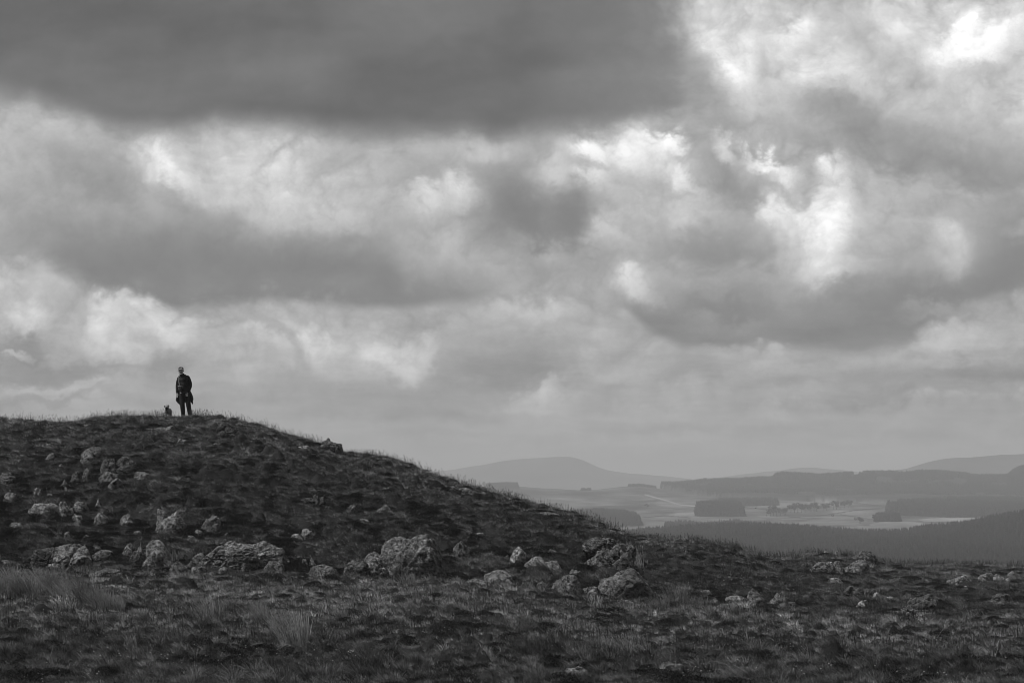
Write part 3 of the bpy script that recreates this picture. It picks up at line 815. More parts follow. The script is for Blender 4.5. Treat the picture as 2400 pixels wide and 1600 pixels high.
def scatter(name, kinds, P, rot, scl, idx, label, cat):
    """one object: points carrying turn, size and kind, with a plant set on each"""
    col = bpy.data.collections.new(name + '_kinds')
    for k, o in enumerate(kinds):
        o.name = '%s_kind_%02d' % (name, k); col.objects.link(o)
    me = bpy.data.meshes.new(name)
    n = len(P)
    me.vertices.add(n); me.vertices.foreach_set('co', np.asarray(P, np.float32).ravel())
    for nm, ty, arr in (('turn', 'FLOAT_VECTOR', rot), ('size', 'FLOAT_VECTOR', scl)):
        a = me.attributes.new(nm, ty, 'POINT'); a.data.foreach_set('vector', np.asarray(arr, np.float32).ravel())
    a = me.attributes.new('kind_index', 'INT', 'POINT'); a.data.foreach_set('value', np.asarray(idx, np.int32))
    o = link(bpy.data.objects.new(name, me))
    ng = bpy.data.node_groups.new(name + '_scatter', 'GeometryNodeTree')
    ng.interface.new_socket('Geometry', in_out='INPUT', socket_type='NodeSocketGeometry')
    ng.interface.new_socket('Geometry', in_out='OUTPUT', socket_type='NodeSocketGeometry')
    G = NT(ng)
    gi = G.n('NodeGroupInput'); go = G.n('NodeGroupOutput')
    ci = G.n('GeometryNodeCollectionInfo', transform_space='ORIGINAL')
    ci.inputs['Collection'].default_value = col
    ci.inputs['Separate Children'].default_value = True
    ci.inputs['Reset Children'].default_value = True
    def attr(nm, ty):
        nd = G.n('GeometryNodeInputNamedAttribute', data_type=ty); nd.inputs['Name'].default_value = nm
        return [s for s in nd.outputs if s.enabled and s.name == 'Attribute'][0]
    e2r = G.n('FunctionNodeEulerToRotation')
    ip = G.n('GeometryNodeInstanceOnPoints')
    ip.inputs['Pick Instance'].default_value = True
    m2p = G.n('GeometryNodeMeshToPoints')
    G.put(m2p.inputs['Mesh'], gi.outputs[0])
    G.put(ip.inputs['Points'], m2p.outputs[0])
    G.put(ip.inputs['Instance'], ci.outputs[0])
    G.put(ip.inputs['Instance Index'], attr('kind_index', 'INT'))
    G.put(e2r.inputs[0], attr('turn', 'FLOAT_VECTOR'))
    G.put(ip.inputs['Rotation'], e2r.outputs[0])
    G.put(ip.inputs['Scale'], attr('size', 'FLOAT_VECTOR'))
    G.put(go.inputs[0], ip.outputs[0])
    md = o.modifiers.new('scatter', 'NODES'); md.node_group = ng
    tag(o, label, cat, kind='stuff')
    return o

WIND = -0.25      # the blades lean to the left
def free_of_rocks(x, y, f=1.0):
    ok = np.ones(len(x), bool)
    for (rx, ry, a, d) in FP:
        ok &= (np.abs(x - rx) > a * 0.8) | (np.abs(y - (ry - d)) > 0.22)
        ok &= ((x - rx) / (a * f)) ** 2 + ((y - ry) / (d * f)) ** 2 > 1
    return ok

def ground_points(n, y0, y1, p0=-330, p1=2730, over=2.0, power=1.0, rs=rs):
    """points spread over the visible moor; denser near by"""
    y = y0 + (y1 - y0) * rs.uniform(0, 1, n) ** power
    px = rs.uniform(p0, p1, n)
    x = (px - 1200) / FOC * y
    dc = np.interp(px, DC[:, 0], DC[:, 1])
    m = y < dc + over
    return x[m], y[m], px[m]

# grass tufts
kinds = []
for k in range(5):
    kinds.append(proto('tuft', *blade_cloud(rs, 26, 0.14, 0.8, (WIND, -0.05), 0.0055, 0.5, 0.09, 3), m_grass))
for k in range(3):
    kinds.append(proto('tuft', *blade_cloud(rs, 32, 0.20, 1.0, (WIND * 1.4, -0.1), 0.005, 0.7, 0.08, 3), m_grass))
NG = 760000
x, y, px = ground_points(NG, 27.5, 124, power=0.9)
ok = free_of_rocks(x, y, 0.95)
cover = fbm(x / 1.3, y / 1.3, 3, 51)
rs2 = np.random.default_rng(11)
ok &= rs2.uniform(0, 1, len(x)) < np.clip(0.78 + 1.3 * cover, 0.45, 1)
x, y, px, cover = x[ok], y[ok], px[ok], cover[ok]
z = ground(x, y)
n = len(x)
dist = np.clip(y / 60, 0.7, 1.8)
longg = fbm(x / 2.2, y / 2.2, 3, 61)
tz = tussock(x, y)
idx = np.where(rs2.uniform(0, 1, n) < np.clip(-0.12 + 1.6 * longg + 1.2 * tz, 0.02, 0.85), rs2.integers(5, 8, n), rs2.integers(0, 5, n))
sz = rs2.uniform(0.55, 1.15, n) * (0.8 + 0.3 * np.clip(longg * 2, -1, 1) + 0.5 * (tz - 0.15))
near_crest = sstep(6, 1, np.abs(y - np.interp(px, DC[:, 0], DC[:, 1])))
sz *= 1 - 0.25 * near_crest
sz *= np.where((px > 384) & (px < 456) & (y > 99.0) & (y < 101.5), 0.6, 1.0)
scl = np.stack([sz * (0.7 + 0.3 * dist), sz * (0.7 + 0.3 * dist), sz * 0.66], -1)
rot = np.stack([rs2.normal(0, 0.12, n), rs2.normal(0, 0.12, n), rs2.uniform(-0.9, 0.9, n)], -1)
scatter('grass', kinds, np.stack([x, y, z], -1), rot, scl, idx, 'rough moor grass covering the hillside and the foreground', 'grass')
print('grass', n)

# heather and bilberry: low dark cushions of tiny leaves
def cushion(rs, nleaf, rx, h):
    vs, fs = [], []
    for k in range(nleaf):
        a = rs.uniform(0, 2 * math.pi); u = rs.uniform(0.0, 1.0) ** 0.5; el = math.acos(u) if rs.uniform() < 0.7 else math.acos(u) * 0.8
        rr = rs.uniform(0.65, 1.08)
        c = np.array([math.cos(a) * math.sin(el) * rx * rr, math.sin(a) * math.sin(el) * rx * rr, math.cos(el) * h * rr - 0.02])
        d = rs.normal(size=3); d[2] = abs(d[2]) + 0.5; d /= np.linalg.norm(d)
        s = np.cross(d, rs.normal(size=3)); s /= np.linalg.norm(s)
        L_, w_ = rs.uniform(0.015, 0.035), rs.uniform(0.0025, 0.006)
        i = len(vs)
        vs += [c - s * w_, c + s * w_, c + d * L_ + s * w_ * 0.6, c + d * L_ - s * w_ * 0.6]
        fs.append((i, i + 1, i + 2, i + 3))
    return np.array(vs), np.array(fs)
kinds = [proto('cushion', *cushion(rs, 800, 0.20, 0.14), m_heath) for k in range(4)]
x, y, px = ground_points(115000, 28, 124, rs=np.random.default_rng(21))
rs2 = np.random.default_rng(22)
hc = fbm(x / 1.6, y / 1.8, 3, 71)
w_ = 0.22 + 0.78 * np.exp(-((y - 75) / 10) ** 2) * sstep(1800, 1300, px)
ok = free_of_rocks(x, y, 1.0) & (rs2.uniform(0, 1, len(x)) < np.clip((hc + 0.02) * 4 + 1.2 * (0.12 - tussock(x, y)) / 0.12, 0, 1) * w_ + 0.02)
ok &= np.abs(y - np.interp(px, DC[:, 0], DC[:, 1])) > 3
x, y = x[ok], y[ok]
ex, ey = [], []                   # thickest round the feet of the rocks
for (rx, ry, a, d) in FP:
    m = int(10 + 26 * a * 2)
    an = rs2.uniform(-0.3, math.pi + 0.3, m); q = rs2.uniform(1.02, 1.5, m)
    ex.append(rx + np.cos(an) * (a + 0.08) * q); ey.append(ry + np.sin(an) * (d + 0.15) * q)
ex, ey = np.concatenate(ex), np.concatenate(ey); m = (ey > 60) & free_of_rocks(ex, ey, 0.98)
x = np.concatenate([x, ex[m]]); y = np.concatenate([y, ey[m]]); n = len(x); z = ground(x, y)
sz = rs2.uniform(0.5, 1.2, n); sz[-int(m.sum()):] *= 0.6
scatter('heather', kinds, np.stack([x, y, z], -1), np.stack([rs2.normal(0, .15, n), rs2.normal(0, .15, n), rs2.uniform(0, 6.28, n)], -1),
        np.stack([sz * 1.1, sz * 1.1, sz * 0.75], -1), rs2.integers(0, 4, n), 'dark heather cushions between the grass tufts', 'heather')
print('heather', n)

# flowering grass stalks, best seen on the skyline
def stalks(rs, n, h):
    vs, fs = [], []
    for k in range(n):
        b = np.array([rs.normal(0, 0.10), rs.normal(0, 0.10), -0.03])
        hh = h * rs.uniform(0.6, 1.1); ln = np.array([WIND * 0.6 + rs.normal(0, 0.18), rs.normal(0, 0.15), 1.0])
        a = rs.uniform(0, math.pi); s = np.array([math.cos(a), math.sin(a), 0])
        w0 = 0.0024
        i = len(vs)
        p1, p2, p3 = b + ln * hh * 0.82, b + ln * hh * 0.92, b + ln * hh
        vs += [b - s * w0, b + s * w0, p1 + s * w0 * 0.8, p1 - s * w0 * 0.8, p2 + s * 0.0038, p2 - s * 0.0038, p3 + s * 0.003, p3 - s * 0.003]
        fs += [(i, i + 1, i + 2, i + 3), (i + 3, i + 2, i + 4, i + 5), (i + 5, i + 4, i + 6, i + 7)]
    return np.array(vs), np.array(fs)
kinds = [proto('stalks', *stalks(rs, 6, 0.28), m_stalk) for k in range(5)]
rs2 = np.random.default_rng(31)
x, y, px = ground_points(17000, 40, 124, rs=rs2)
nc = 3000
pc = rs2.uniform(-150, 2550, nc); yc = np.interp(pc, DC[:, 0], DC[:, 1]) + rs2.uniform(-2.5, 0.8, nc)
clump = fbm(pc / 45.0, pc * 0 + 3.3, 3, 5)
kk = rs2.uniform(0, 1, nc) < np.clip(0.35 + 1.6 * clump, 0.05, 1)
pc, yc = pc[kk], yc[kk]
x = np.concatenate([x, (pc - 1200) / FOC * yc]); y = np.concatenate([y, yc])
ok = free_of_rocks(x, y, 1.1)
px = 1200 + FOC * x / y
ok &= ~((px > 384) & (px < 456) & (y > 99.0) & (y < 101.5))          # trodden down round the walker and the dog
x, y = x[ok], y[ok]; n = len(x)
sz = rs2.uniform(0.5, 1.1, n)
scatter('flowering_grass', kinds, np.stack([x, y, ground(x, y)], -1), np.stack([rs2.normal(0, .08, n), rs2.normal(0, .08, n), rs2.uniform(-1, 1, n)], -1),
        np.stack([sz * 1.2, sz * 1.2, sz], -1), rs2.integers(0, 5, n), 'thin flowering grass stalks standing up against the sky along the crest', 'grass')

# tiny white flower heads
def flowers(rs):
    vs, fs = [], []
    for k in range(5):
        b = np.array([rs.normal(0, 0.25), rs.normal(0, 0.25), rs.uniform(0.08, 0.2)])
        for q in range(3):
            a = q * 1.05; s = np.array([math.cos(a), math.sin(a), 0]) * 0.007; u = np.array([0, 0.3, 1]) * 0.007
            i = len(vs); vs += [b - s - u * 0.6, b + s - u * 0.6, b + s + u * 0.6, b - s + u * 0.6]; fs.append((i, i + 1, i + 2, i + 3))
    return np.array(vs), np.array(fs)
kinds = [proto('flowers', *flowers(rs), m_flower) for k in range(3)]
rs2 = np.random.default_rng(41)
x, y, px = ground_points(2200, 33, 100, rs=rs2)
ok = (fbm(x / 3.0, y / 3.0, 2, 91) > 0.12) & free_of_rocks(x, y, 1.2); x, y = x[ok], y[ok]; n = len(x)
scatter('white_flowers', kinds, np.stack([x, y, ground(x, y)], -1), np.stack([x * 0, x * 0, rs2.uniform(0, 6, n)], -1),
        np.ones((n, 3)), rs2.integers(0, 3, n), 'sparse tiny white flower heads dotted through the grass', 'flowers')

# rush tussocks, each a plant of its own
RUSH = [  # px, base row, width px, height px, lean, blades, label, group
 (694, 1524, 96, 84, -0.30, 620, 'largest rush tussock, a dense dark-based fan in the left foreground', None),
 (500, 1457, 70, 56, -0.25, 230, 'rush tussock with a dark heart left of the largest one', None),
 (620, 1460, 56, 58, -0.45, 150, 'thin pale rush tussock leaning left just above the largest one', None),
 (768, 1520, 50, 44, 0.25, 90, 'sparse low rush clump on the right flank of the largest tussock', None),
 (1590, 1428, 62, 56, -0.15, 200, 'dark upright rush tussock right of the great round boulder', None),
 (1550, 1432, 66, 40, -0.25, 150, 'pale rushes left of the dark upright tussock by the great round boulder', None),
 (1640, 1434, 70, 38, -0.35, 150, 'pale rushes running right towards the three leaning rocks', None),
 (1496, 1345, 46, 60, -0.45, 90, 'thin rushes leaning over behind the great round boulder', None),
 (1395, 1420, 60, 26, -0.2, 100, 'short rushes at the foot of the low flat rock', None),
 (910, 1366, 46, 26, -0.3, 110, 'short rushes at the left foot of the greatest boulder', None),
 (960, 1370, 56, 30, -0.3, 150, 'short rushes at the middle foot of the greatest boulder', None),
 (1008, 1366, 44, 26, -0.35, 110, 'short rushes at the right foot of the greatest boulder', None),
 (412, 1318, 40, 32, 0.1, 70, 'wispy rushes in the dark gap right of the leaning oval boulder', None),
 (1300, 1512, 30, 24, -0.2, 80, 'small round rush tuft in the middle of the foreground', None),
 (310, 1530, 40, 26, -0.2, 70, 'low ragged rush clump in the bottom left foreground', None),
 (1175, 1448, 44, 30, -0.2, 90, 'soft rush clump in the grass below the peaked rock', None),
]
bank = 'rushes of the windblown bank at the left edge'
WHERE = ['cut by the left edge of the picture', 'second from the left edge', 'just left of the tallest ones', 'the tallest, third in height order from none', 'at the crown of the bank', 'just right of the crown of the bank',
         'in front of the broad low pale rock', 'second from the right end of the bank', 'the low last one at the right end of the bank']
WHERE[3] = 'the tallest of all, in front of the big sloping slab'
for i, (p, b, w, h) in enumerate([(-10, 1400, 70, 70), (30, 1404, 70, 76), (75, 1408, 66, 78), (112, 1398, 70, 86), (146, 1404, 70, 84), (180, 1412, 74, 80), (215, 1420, 70, 74), (248, 1424, 62, 66), (276, 1426, 50, 50)]):
    RUSH.append((p, b, w * 1.15, h, -0.38, 300, 'windblown left-bank rushes, ' + WHERE[i], bank))
rs3 = np.random.default_rng(77)
for (p, b, w, h, lean, nb, label, grp) in RUSH:
    yy = row_to_y(p, b); k = yy / FOC
    v, f = blade_cloud(rs3, nb, h * k * (1.08 if grp else 1.25), 0.42, (lean, 0.0), 0.013, 0.45, w * k * 0.30, 5, 0.3)
    me = mesh_from('rush_tussock', v, f); me.materials.append(m_rush)
    o = link(bpy.data.objects.new('rush_tussock', me))
    xx = (p - 1200) * k
    o.location = (xx, yy, float(ground(np.array([xx]), np.array([yy]))[0]))
    tag(o, label, 'rushes', grp or 'single rush tussocks on the moor')

# ------------------------------------------------------------------ the walker and the dog
def ring(c, ax, side, r1, r2, n=14, pw=2.0):
    """one elliptical ring round centre c, normal to ax; r1 along side, r2 across"""
    ax = np.array(ax, float); ax /= np.linalg.norm(ax)
    s = np.array(side, float); s -= ax * (s @ ax); s /= np.linalg.norm(s)
    t = np.cross(ax, s)
    a = np.linspace(0, 2 * math.pi, n, endpoint=False)
    ca, sa = np.cos(a), np.sin(a)
    return np.array(c) + np.outer(ca, s) * r1 + np.outer(sa, t) * r2

def loft(rings, cap=True):
    n = len(rings[0]); v = np.concatenate(rings); f = []
    for k in range(len(rings) - 1):
        for i in range(n):
            j = (i + 1) % n
            f.append((k * n + i, k * n + j, (k + 1) * n + j, (k + 1) * n + i))
    v = list(v); tri = []
    if cap:
        for k, rev in ((0, True), (len(rings) - 1, False)):
            c = len(v); v.append(rings[k].mean(0))
            for i in range(n):
                j = (i + 1) % n; a, b = k * n + i, k * n + j
                tri.append((c, b, a) if rev else (c, a, b))
    return v, f, tri

class Sculpt:
    """closed lofts and balls joined in one mesh, then fused by a voxel remesh into one skin"""
    def __init__(self): self.v = []; self.f = []
    def add(self, vft):
        v, f, t = vft; o = len(self.v); self.v += [tuple(p) for p in v]
        self.f += [tuple(i + o for i in q) for q in f] + [tuple(i + o for i in q) for q in t]
    def tube(self, pts, radii, side=(1, 0, 0), n=14):
        """smooth tapered limb: radii are (across side, other) or single numbers"""
        P = np.array(pts, float); m = len(P)
        T = np.linspace(0, m - 1, (m - 1) * 4 + 1)
        R_ = np.array([r if isinstance(r, tuple) else (r, r) for r in radii], float)
        def cr(A, t):
            i = min(int(t), m - 2); u = t - i
            p0, p1, p2, p3 = A[max(i - 1, 0)], A[i], A[i + 1], A[min(i + 2, m - 1)]
            return 0.5 * (2 * p1 + (p2 - p0) * u + (2 * p0 - 5 * p1 + 4 * p2 - p3) * u * u + (3 * p1 - p0 - 3 * p2 + p3) * u ** 3)
        C_ = [cr(P, t) for t in T]; RR = [cr(R_, t) for t in T]
        rings = []
        for i, c in enumerate(C_):
            ax = C_[min(i + 1, len(C_) - 1)] - C_[max(i - 1, 0)]
            rings.append(ring(c, ax, side, max(RR[i][0], 1e-3), max(RR[i][1], 1e-3), n))
        self.add(loft(rings))
    def ball(self, c, r, rot=None):
        v, f = ico(3); p = v * np.array(r)
        if rot is not None: p = p @ np.array(rot).T
        o = len(self.v); self.v += [tuple(q) for q in p + np.array(c)]
        self.f += [tuple(i + o for i in q) for q in f]
    def tubeh(self, pts, radii, side=(1, 0, 0), n=14):
        self.tube(pts, [tuple(np.array(r) * HS) if isinstance(r, tuple) else r * HS for r in radii], side, n)
    def ballh(self, c, r): self.ball(c, tuple(np.array(r) * HS))
    def build(self, name, mat, parent, voxel=0.008, smooth=2):
        me = bpy.data.meshes.new(name); me.from_pydata(self.v, [], self.f); me.materials.append(mat)
        tmp = bpy.data.objects.new(name, me); scene.collection.objects.link(tmp)
        if voxel:
            r = tmp.modifiers.new('r', 'REMESH'); r.mode = 'VOXEL'; r.voxel_size = voxel; r.use_smooth_shade = True
            if smooth:
                s = tmp.modifiers.new('s', 'SMOOTH'); s.factor = 0.5; s.iterations = smooth
            dg = bpy.context.evaluated_depsgraph_get()
            me2 = bpy.data.meshes.new_from_object(tmp.evaluated_get(dg), depsgraph=dg)
            tmp.modifiers.clear(); tmp.data = me2; me2.name = name
            if not me2.materials: me2.materials.append(mat)
            bpy.data.meshes.remove(me)
        tmp.data.polygons.foreach_set('use_smooth', np.ones(len(tmp.data.polygons), bool))
        tmp.parent = parent
        return tmp

m_skin = flat_mat('skin', 0.30, 0.6, 0.4, 0.08, 30)
m_beard = flat_mat('grey beard', 0.34, 0.9, 0.1, 0.4, 150)
m_jacket = flat_mat('black jacket', 0.012, 0.75, 0.2, 0.3, 40)
m_quilt = flat_mat('quilted body warmer', 0.014, 0.6, 0.2, 0.3, 30)
m_trouser = flat_mat('dark denim', 0.022, 0.85, 0.2, 0.4, 35)
m_boot = flat_mat('black boots', 0.012, 0.9, 0.05, 0.3, 40)
m_cap = flat_mat('grey cap', 0.08, 0.85, 0.2, 0.15, 60)
m_brim = flat_mat('pale cap brim', 0.5, 0.8, 0.2, 0.05, 60)
m_glass = flat_mat('dark lenses', 0.008, 0.15, 0.5, 0.1, 10)
m_strap = flat_mat('grey webbing', 0.16, 0.8, 0.2, 0.3, 60)
m_coat = flat_mat('dark waxed coat', 0.022, 0.6, 0.3, 0.4, 25)
m_eye = flat_mat('eye', 0.02, 0.2, 0.5, 0.1, 10)

WY = 99.6
def wpt(px, row=0): return (px - 1200) / FOC * WY
wx = wpt(437.5)
person = bpy.data.objects.new('person', None); link(person)

tag(person, 'man in cap and dark jacket on the crest, coat tied round his waist', 'person')
S = 1.0
# local metres: x right, y away from the camera (the man faces it), z up
def hand(sc, wrist, pts_dir, spread_dir, thumb_dir, curl, size=1.0, fingers=True):
    """palm and five fingers: d down the hand, s across it, u the way the palm faces"""
    d = np.array(pts_dir, float); d /= np.linalg.norm(d)
    s = np.array(spread_dir, float); s -= d * (s @ d); s /= np.linalg.norm(s)
    u = np.cross(d, s) * thumb_dir
    w = np.array(wrist, float)
    sc.tube([w - d * 0.02, w + d * 0.03, w + d * 0.075, w + d * 0.098], [(0.030, 0.022), (0.038, 0.019), (0.044, 0.017), (0.040, 0.013)], side=s)
    for k, (off, L_) in enumerate(((-0.034, 0.062), (-0.0115, 0.078), (0.0115, 0.084), (0.034, 0.072))):
        b = w + d * 0.088 + s * off
        c1, c2 = curl * (1 + 0.12 * (3 - k)), curl * 1.9
        d1 = d * math.cos(c1) + u * math.sin(c1); d2 = d * math.cos(c2) + u * math.sin(c2)
        d3 = d * math.cos(c2 * 1.35) + u * math.sin(c2 * 1.35)
        p1 = b + d1 * L_ * 0.45; p2 = p1 + d2 * L_ * 0.32; p3 = p2 + d3 * L_ * 0.24
        sc.tube([b - d * 0.012, p1, p2, p3], [0.0088, 0.0084, 0.0078, 0.0066], side=s, n=10)
    tb = w + d * 0.030 + s * 0.034
    td = d * 0.75 + s * 0.55 + u * 0.35; td /= np.linalg.norm(td)
    t1 = tb + td * 0.036; t2 = t1 + (d * 0.92 + s * 0.15 + u * 0.35) * 0.030
    sc.tube([tb - s * 0.012, tb + td * 0.012, t1, t2], [0.013, 0.0125, 0.0105, 0.0082], side=s, n=10)

class HeadPoint(np.ndarray):
    """head centre: offsets added to it grow with the size of the head"""
    def __add__(self, o): return np.asarray(self) + np.asarray(o, float) * HS
HS = 1.12
B = Sculpt()
hc = np.array([-0.200, -0.045, 1.650]).view(HeadPoint)
# head, turned a little down towards the camera
B.tubeh([hc + (0, .005, .105), hc + (0, .0, .095), hc + (0, 0, .06), hc + (0, -.004, .01), hc + (0, -.012, -.04), hc + (0, -.022, -.085), hc + (0, -.03, -.108)],
       [(.02, .02), (.048, .058), (.072, .088), (.077, .094), (.071, .082), (.055, .060), (.028, .030)])
B.tubeh([hc + (0, -.088, .02), hc + (0, -.100, -.005), hc + (0, -.112, -.024), hc + (0, -.092, -.034)], [(.009, .008), (.011, .011), (.016, .014), (.012, .01)])   # nose
B.ballh(hc + (-.030, -.078, -.022), (.022, .018, .018)); B.ballh(hc + (.030, -.078, -.022), (.022, .018, .018))     # cheeks
B.ballh(hc + (0, -.078, .030), (.055, .020, .012))                                                                   # brow
B.tubeh([hc + (-.026, -.088, -.052), hc + (0, -.095, -.057), hc + (.026, -.088, -.052)], [.006, .008, .006], side=(0, 0, 1))   # lips
for sx in (-1, 1): B.tubeh([hc + (sx * .076, .0, .028), hc + (sx * .088, .006, .008), hc + (sx * .078, .004, -.028)], [(.008, .014), (.010, .018), (.007, .010)], side=(1, 0, 0))
B.tube([hc + (.015, .0, -.06), (-.175, -.005, 1.53), (-.145, .01, 1.47)], [(.055, .058), (.056, .058), (.075, .07)])   # neck
# trunk, arms and legs
B.tube([(-.13, .01, 1.49), (-.115, .01, 1.40), (-.105, .0, 1.25), (-.10, .0, 1.08), (-.095, .0, .95), (-.09, .0, .84)], [(.10, .07), (.175, .10), (.175, .11), (.155, .105), (.165, .11), (.15, .10)])
LA = [(-.262, .01, 1.405), (-.308, .03, 1.27), (-.335, .045, 1.135), (-.335, .01, .99), (-.332, -.03, .865)]
RA = [(.035, .01, 1.425), (.098, .03, 1.30), (.128, .04, 1.15), (.095, -.02, 1.00), (.030, -.095, .885)]
for A in (LA, RA): B.tube(A, [.052, .046, .040, .036, .029])
hand(B, (-.332, -.03, .865), (.03, -.06, -1), (1, -.6, 0), 1, .30)
hand(B, (.030, -.095, .885), (-.12, -.10, -1), (-1, -.2, 0), -1, .60)
LL = [(-.165, .0, .86), (-.168, -.01, .66), (-.150, -.02, .47), (-.135, .02, .25), (-.125, .04, .085)]
RL = [(-.01, .0, .86), (.035, -.01, .66), (.062, -.02, .47), (.095, .02, .25), (.118, .035, .085)]
for Lg in (LL, RL): B.tube(Lg, [(.088, .095), (.080, .085), (.056, .062), (.050, .056), (.038, .042)])
for fx in (-.128, .120): B.tube([(fx, .06, .055), (fx, .0, .055), (fx - .005, -.08, .045), (fx - .005, -.14, .035)], [(.030, .030), (.034, .032), (.036, .022), (.026, .014)])
body = B.build('body', m_skin, person, 0.0042, 1)

# clothes
J = Sculpt()
J.tube([(-.165, .005, 1.555), (-.15, .01, 1.50), (-.13, .012, 1.455), (-.115, .01, 1.38), (-.105, .0, 1.25), (-.095, .0, 1.08), (-.09, .0, .96), (-.09, .0, .875)],
       [(.072, .072), (.088, .078), (.135, .10), (.185, .122), (.212, .135), (.202, .13), (.190, .132), (.176, .125)], n=22)
for A, w in ((LA, 1), (RA, 1)):
    J.tube([A[0], A[1], A[2], A[3], tuple(np.array(A[3]) * .12 + np.array(A[4]) * .88)], [.074, .064, .058, .052, .044])
J.ball((-.245, .01, 1.41), (.075, .078, .07)); J.ball((.018, .01, 1.43), (.078, .078, .07))
# creases at the elbows
for A in (LA, RA):
    e = np.array(A[2]); J.tube([e + (-.055, -.02, .01), e + (0, -.055, .0), e + (.055, -.02, -.012)], [.010, .014, .010], side=(0, 0, 1))
J.build('jacket', m_jacket, person, 0.009, 1)
Q = Sculpt()          # quilted front: a row of padded bolsters
for k in range(11):
    zc = 1.40 - k * 0.045
    wq = .158 - .02 * max(0, k - 5) / 5
    Q.tube([(-.105 - wq, -.045, zc), (-.10 - wq * .6, -.112, zc), (-.10, -.137, zc - .004), (-.10 + wq * .6, -.112, zc), (-.105 + wq, -.045, zc)], [(.016, .022), (.024, .022), (.025, .022), (.024, .022), (.016, .022)], side=(0, 1, 0))
Q.build('body_warmer', m_quilt, person, 0.008, 0)
C_ = Sculpt()
C_.tube([(-.245, -.02, 1.52), (-.20, -.075, 1.53), (-.15, -.06, 1.53), (-.105, .0, 1.535), (-.14, .07, 1.55), (-.21, .07, 1.555), (-.25, .02, 1.54)], [(.03, .014)] * 7, side=(0, 0, 1))
C_.build('collar', m_jacket, person, 0.007, 1)
T = Sculpt()
T.tube([(-.09, .0, .93), (-.09, .0, .86), (-.085, .0, .78)], [(.165, .118), (.168, .122), (.15, .115)], n=20)
def puff(Lg, r): return [Lg[0], tuple((np.array(Lg[0]) + Lg[1]) / 2), Lg[1], Lg[2], Lg[3], (Lg[4][0], Lg[4][1], .10)], r
for Lg in (LL, RL):
    P_, r_ = puff(Lg, 0)
    T.tube(P_, [(.108, .114), (.106, .110), (.099, .100), (.086, .088), (.078, .080), (.070, .072)], n=18)
    kn = np.array(Lg[2])
    for q, dz in enumerate((.10, .03, -.05)):
        T.tube([kn + (-.06, -.03, dz), kn + (0, -.082 + q * .004, dz - .02), kn + (.06, -.03, dz + .006)], [.008, .013, .008], side=(0, 0, 1))
T.build('trousers', m_trouser, person, 0.009, 1)
for Lg, fx in ((LL, -.128), (RL, .120)):
    K = Sculpt()
    K.tube([(Lg[4][0], .04, .17), (fx, .035, .10), (fx, .03, .05)], [(.056, .062), (.055, .066), (.050, .068)])
    K.tube([(fx, .09, .045), (fx, .02, .055), (fx - .005, -.09, .048), (fx - .005, -.185, .032)], [(.046, .048), (.055, .058), (.060, .052), (.044, .036)])
    K.tube([(fx, .105, .008), (fx, .0, .008), (fx - .005, -.10, .008), (fx - .005, -.20, .010)], [(.044, .012), (.052, .012), (.058, .012), (.042, .012)])
    K.build('boot', m_boot, person, 0.007, 0)
# coat tied round the waist: two hanging skirts and the knot roll
W_ = Sculpt()
W_.tube([(-.26, .02, .90), (-.20, -.11, .895), (-.09, -.145, .885), (.03, -.11, .90), (.09, .02, .91), (.0, .13, .91), (-.18, .13, .91), (-.26, .04, .90)], [(.026, .020)] * 8, side=(0, 0, 1))
def skirt(path, widths):
    rings = []
    for (c, (w, t, a)) in zip(path, widths):
        sd = (math.cos(a), math.sin(a), 0)
        rings.append(ring(c, (0.001, 0.001, -1), sd, w, t, 14))
    W_.add(loft(rings))
skirt([(-.26, .05, .93), (-.275, .06, .84), (-.295, .07, .72), (-.305, .07, .62), (-.265, .06, .53), (-.215, .05, .45)],
      [(.05, .05, .3), (.075, .045, .2), (.088, .035, .3), (.090, .028, .3), (.062, .022, .2), (.02, .012, .2)])
skirt([(.08, .05, .96), (.105, .05, .86), (.140, .05, .76), (.160, .05, .66), (.160, .05, .60), (.195, .05, .53), (.19, .05, .485)],
      [(.05, .05, -.3), (.075, .045, -.2), (.082, .038, -.3), (.082, .032, -.3), (.058, .026, -.3), (.032, .018, -.3), (.012, .010, -.3)])
skirt([(-.09, .14, .92), (-.09, .16, .78), (-.10, .17, .62), (-.10, .165, .54)], [(.17, .03, 0), (.21, .03, 0), (.22, .028, 0), (.20, .018, 0)])
W_.build('tied_coat', m_coat, person, 0.009, 2)
# cap, brim, sunglasses on the cap, beard, eyes
H_ = Sculpt()
H_.tubeh([hc + (0, .005, .128), hc + (0, .005, .118), hc + (0, .005, .088), hc + (0, .0, .050), hc + (0, .0, .038)], [(.022, .024), (.055, .066), (.082, .098), (.086, .103), (.085, .101)], n=22)
H_.build('cap', m_cap, person, 0.006, 1)
Br = Sculpt()
Br.tubeh([hc + (-.078, -.070, .046), hc + (-.050, -.125, .040), hc + (0, -.152, .036), hc + (.050, -.125, .040), hc + (.078, -.070, .046)], [(.012, .006)] * 5, side=(0, 1, 0))
Br.tubeh([hc + (0, -.070, .050), hc + (0, -.110, .046), hc + (0, -.150, .038)], [(.072, .006), (.062, .006), (.038, .006)])
Br.build('cap_brim', m_brim, person, 0.005, 0)
Sg = Sculpt()
for sx in (-1, 1):
    Sg.ballh(hc + (sx * .036, -.092, .078), (.027, .013, .018))
    Sg.tubeh([hc + (sx * .062, -.080, .080), hc + (sx * .086, -.02, .076), hc + (sx * .088, .04, .070)], [.004] * 3, side=(0, 0, 1))
Sg.tubeh([hc + (-.015, -.100, .082), hc + (0, -.104, .084), hc + (.015, -.100, .082)], [.004] * 3, side=(0, 0, 1))
Sg.build('sunglasses', m_glass, person, 0.004, 0)
Bd = Sculpt()
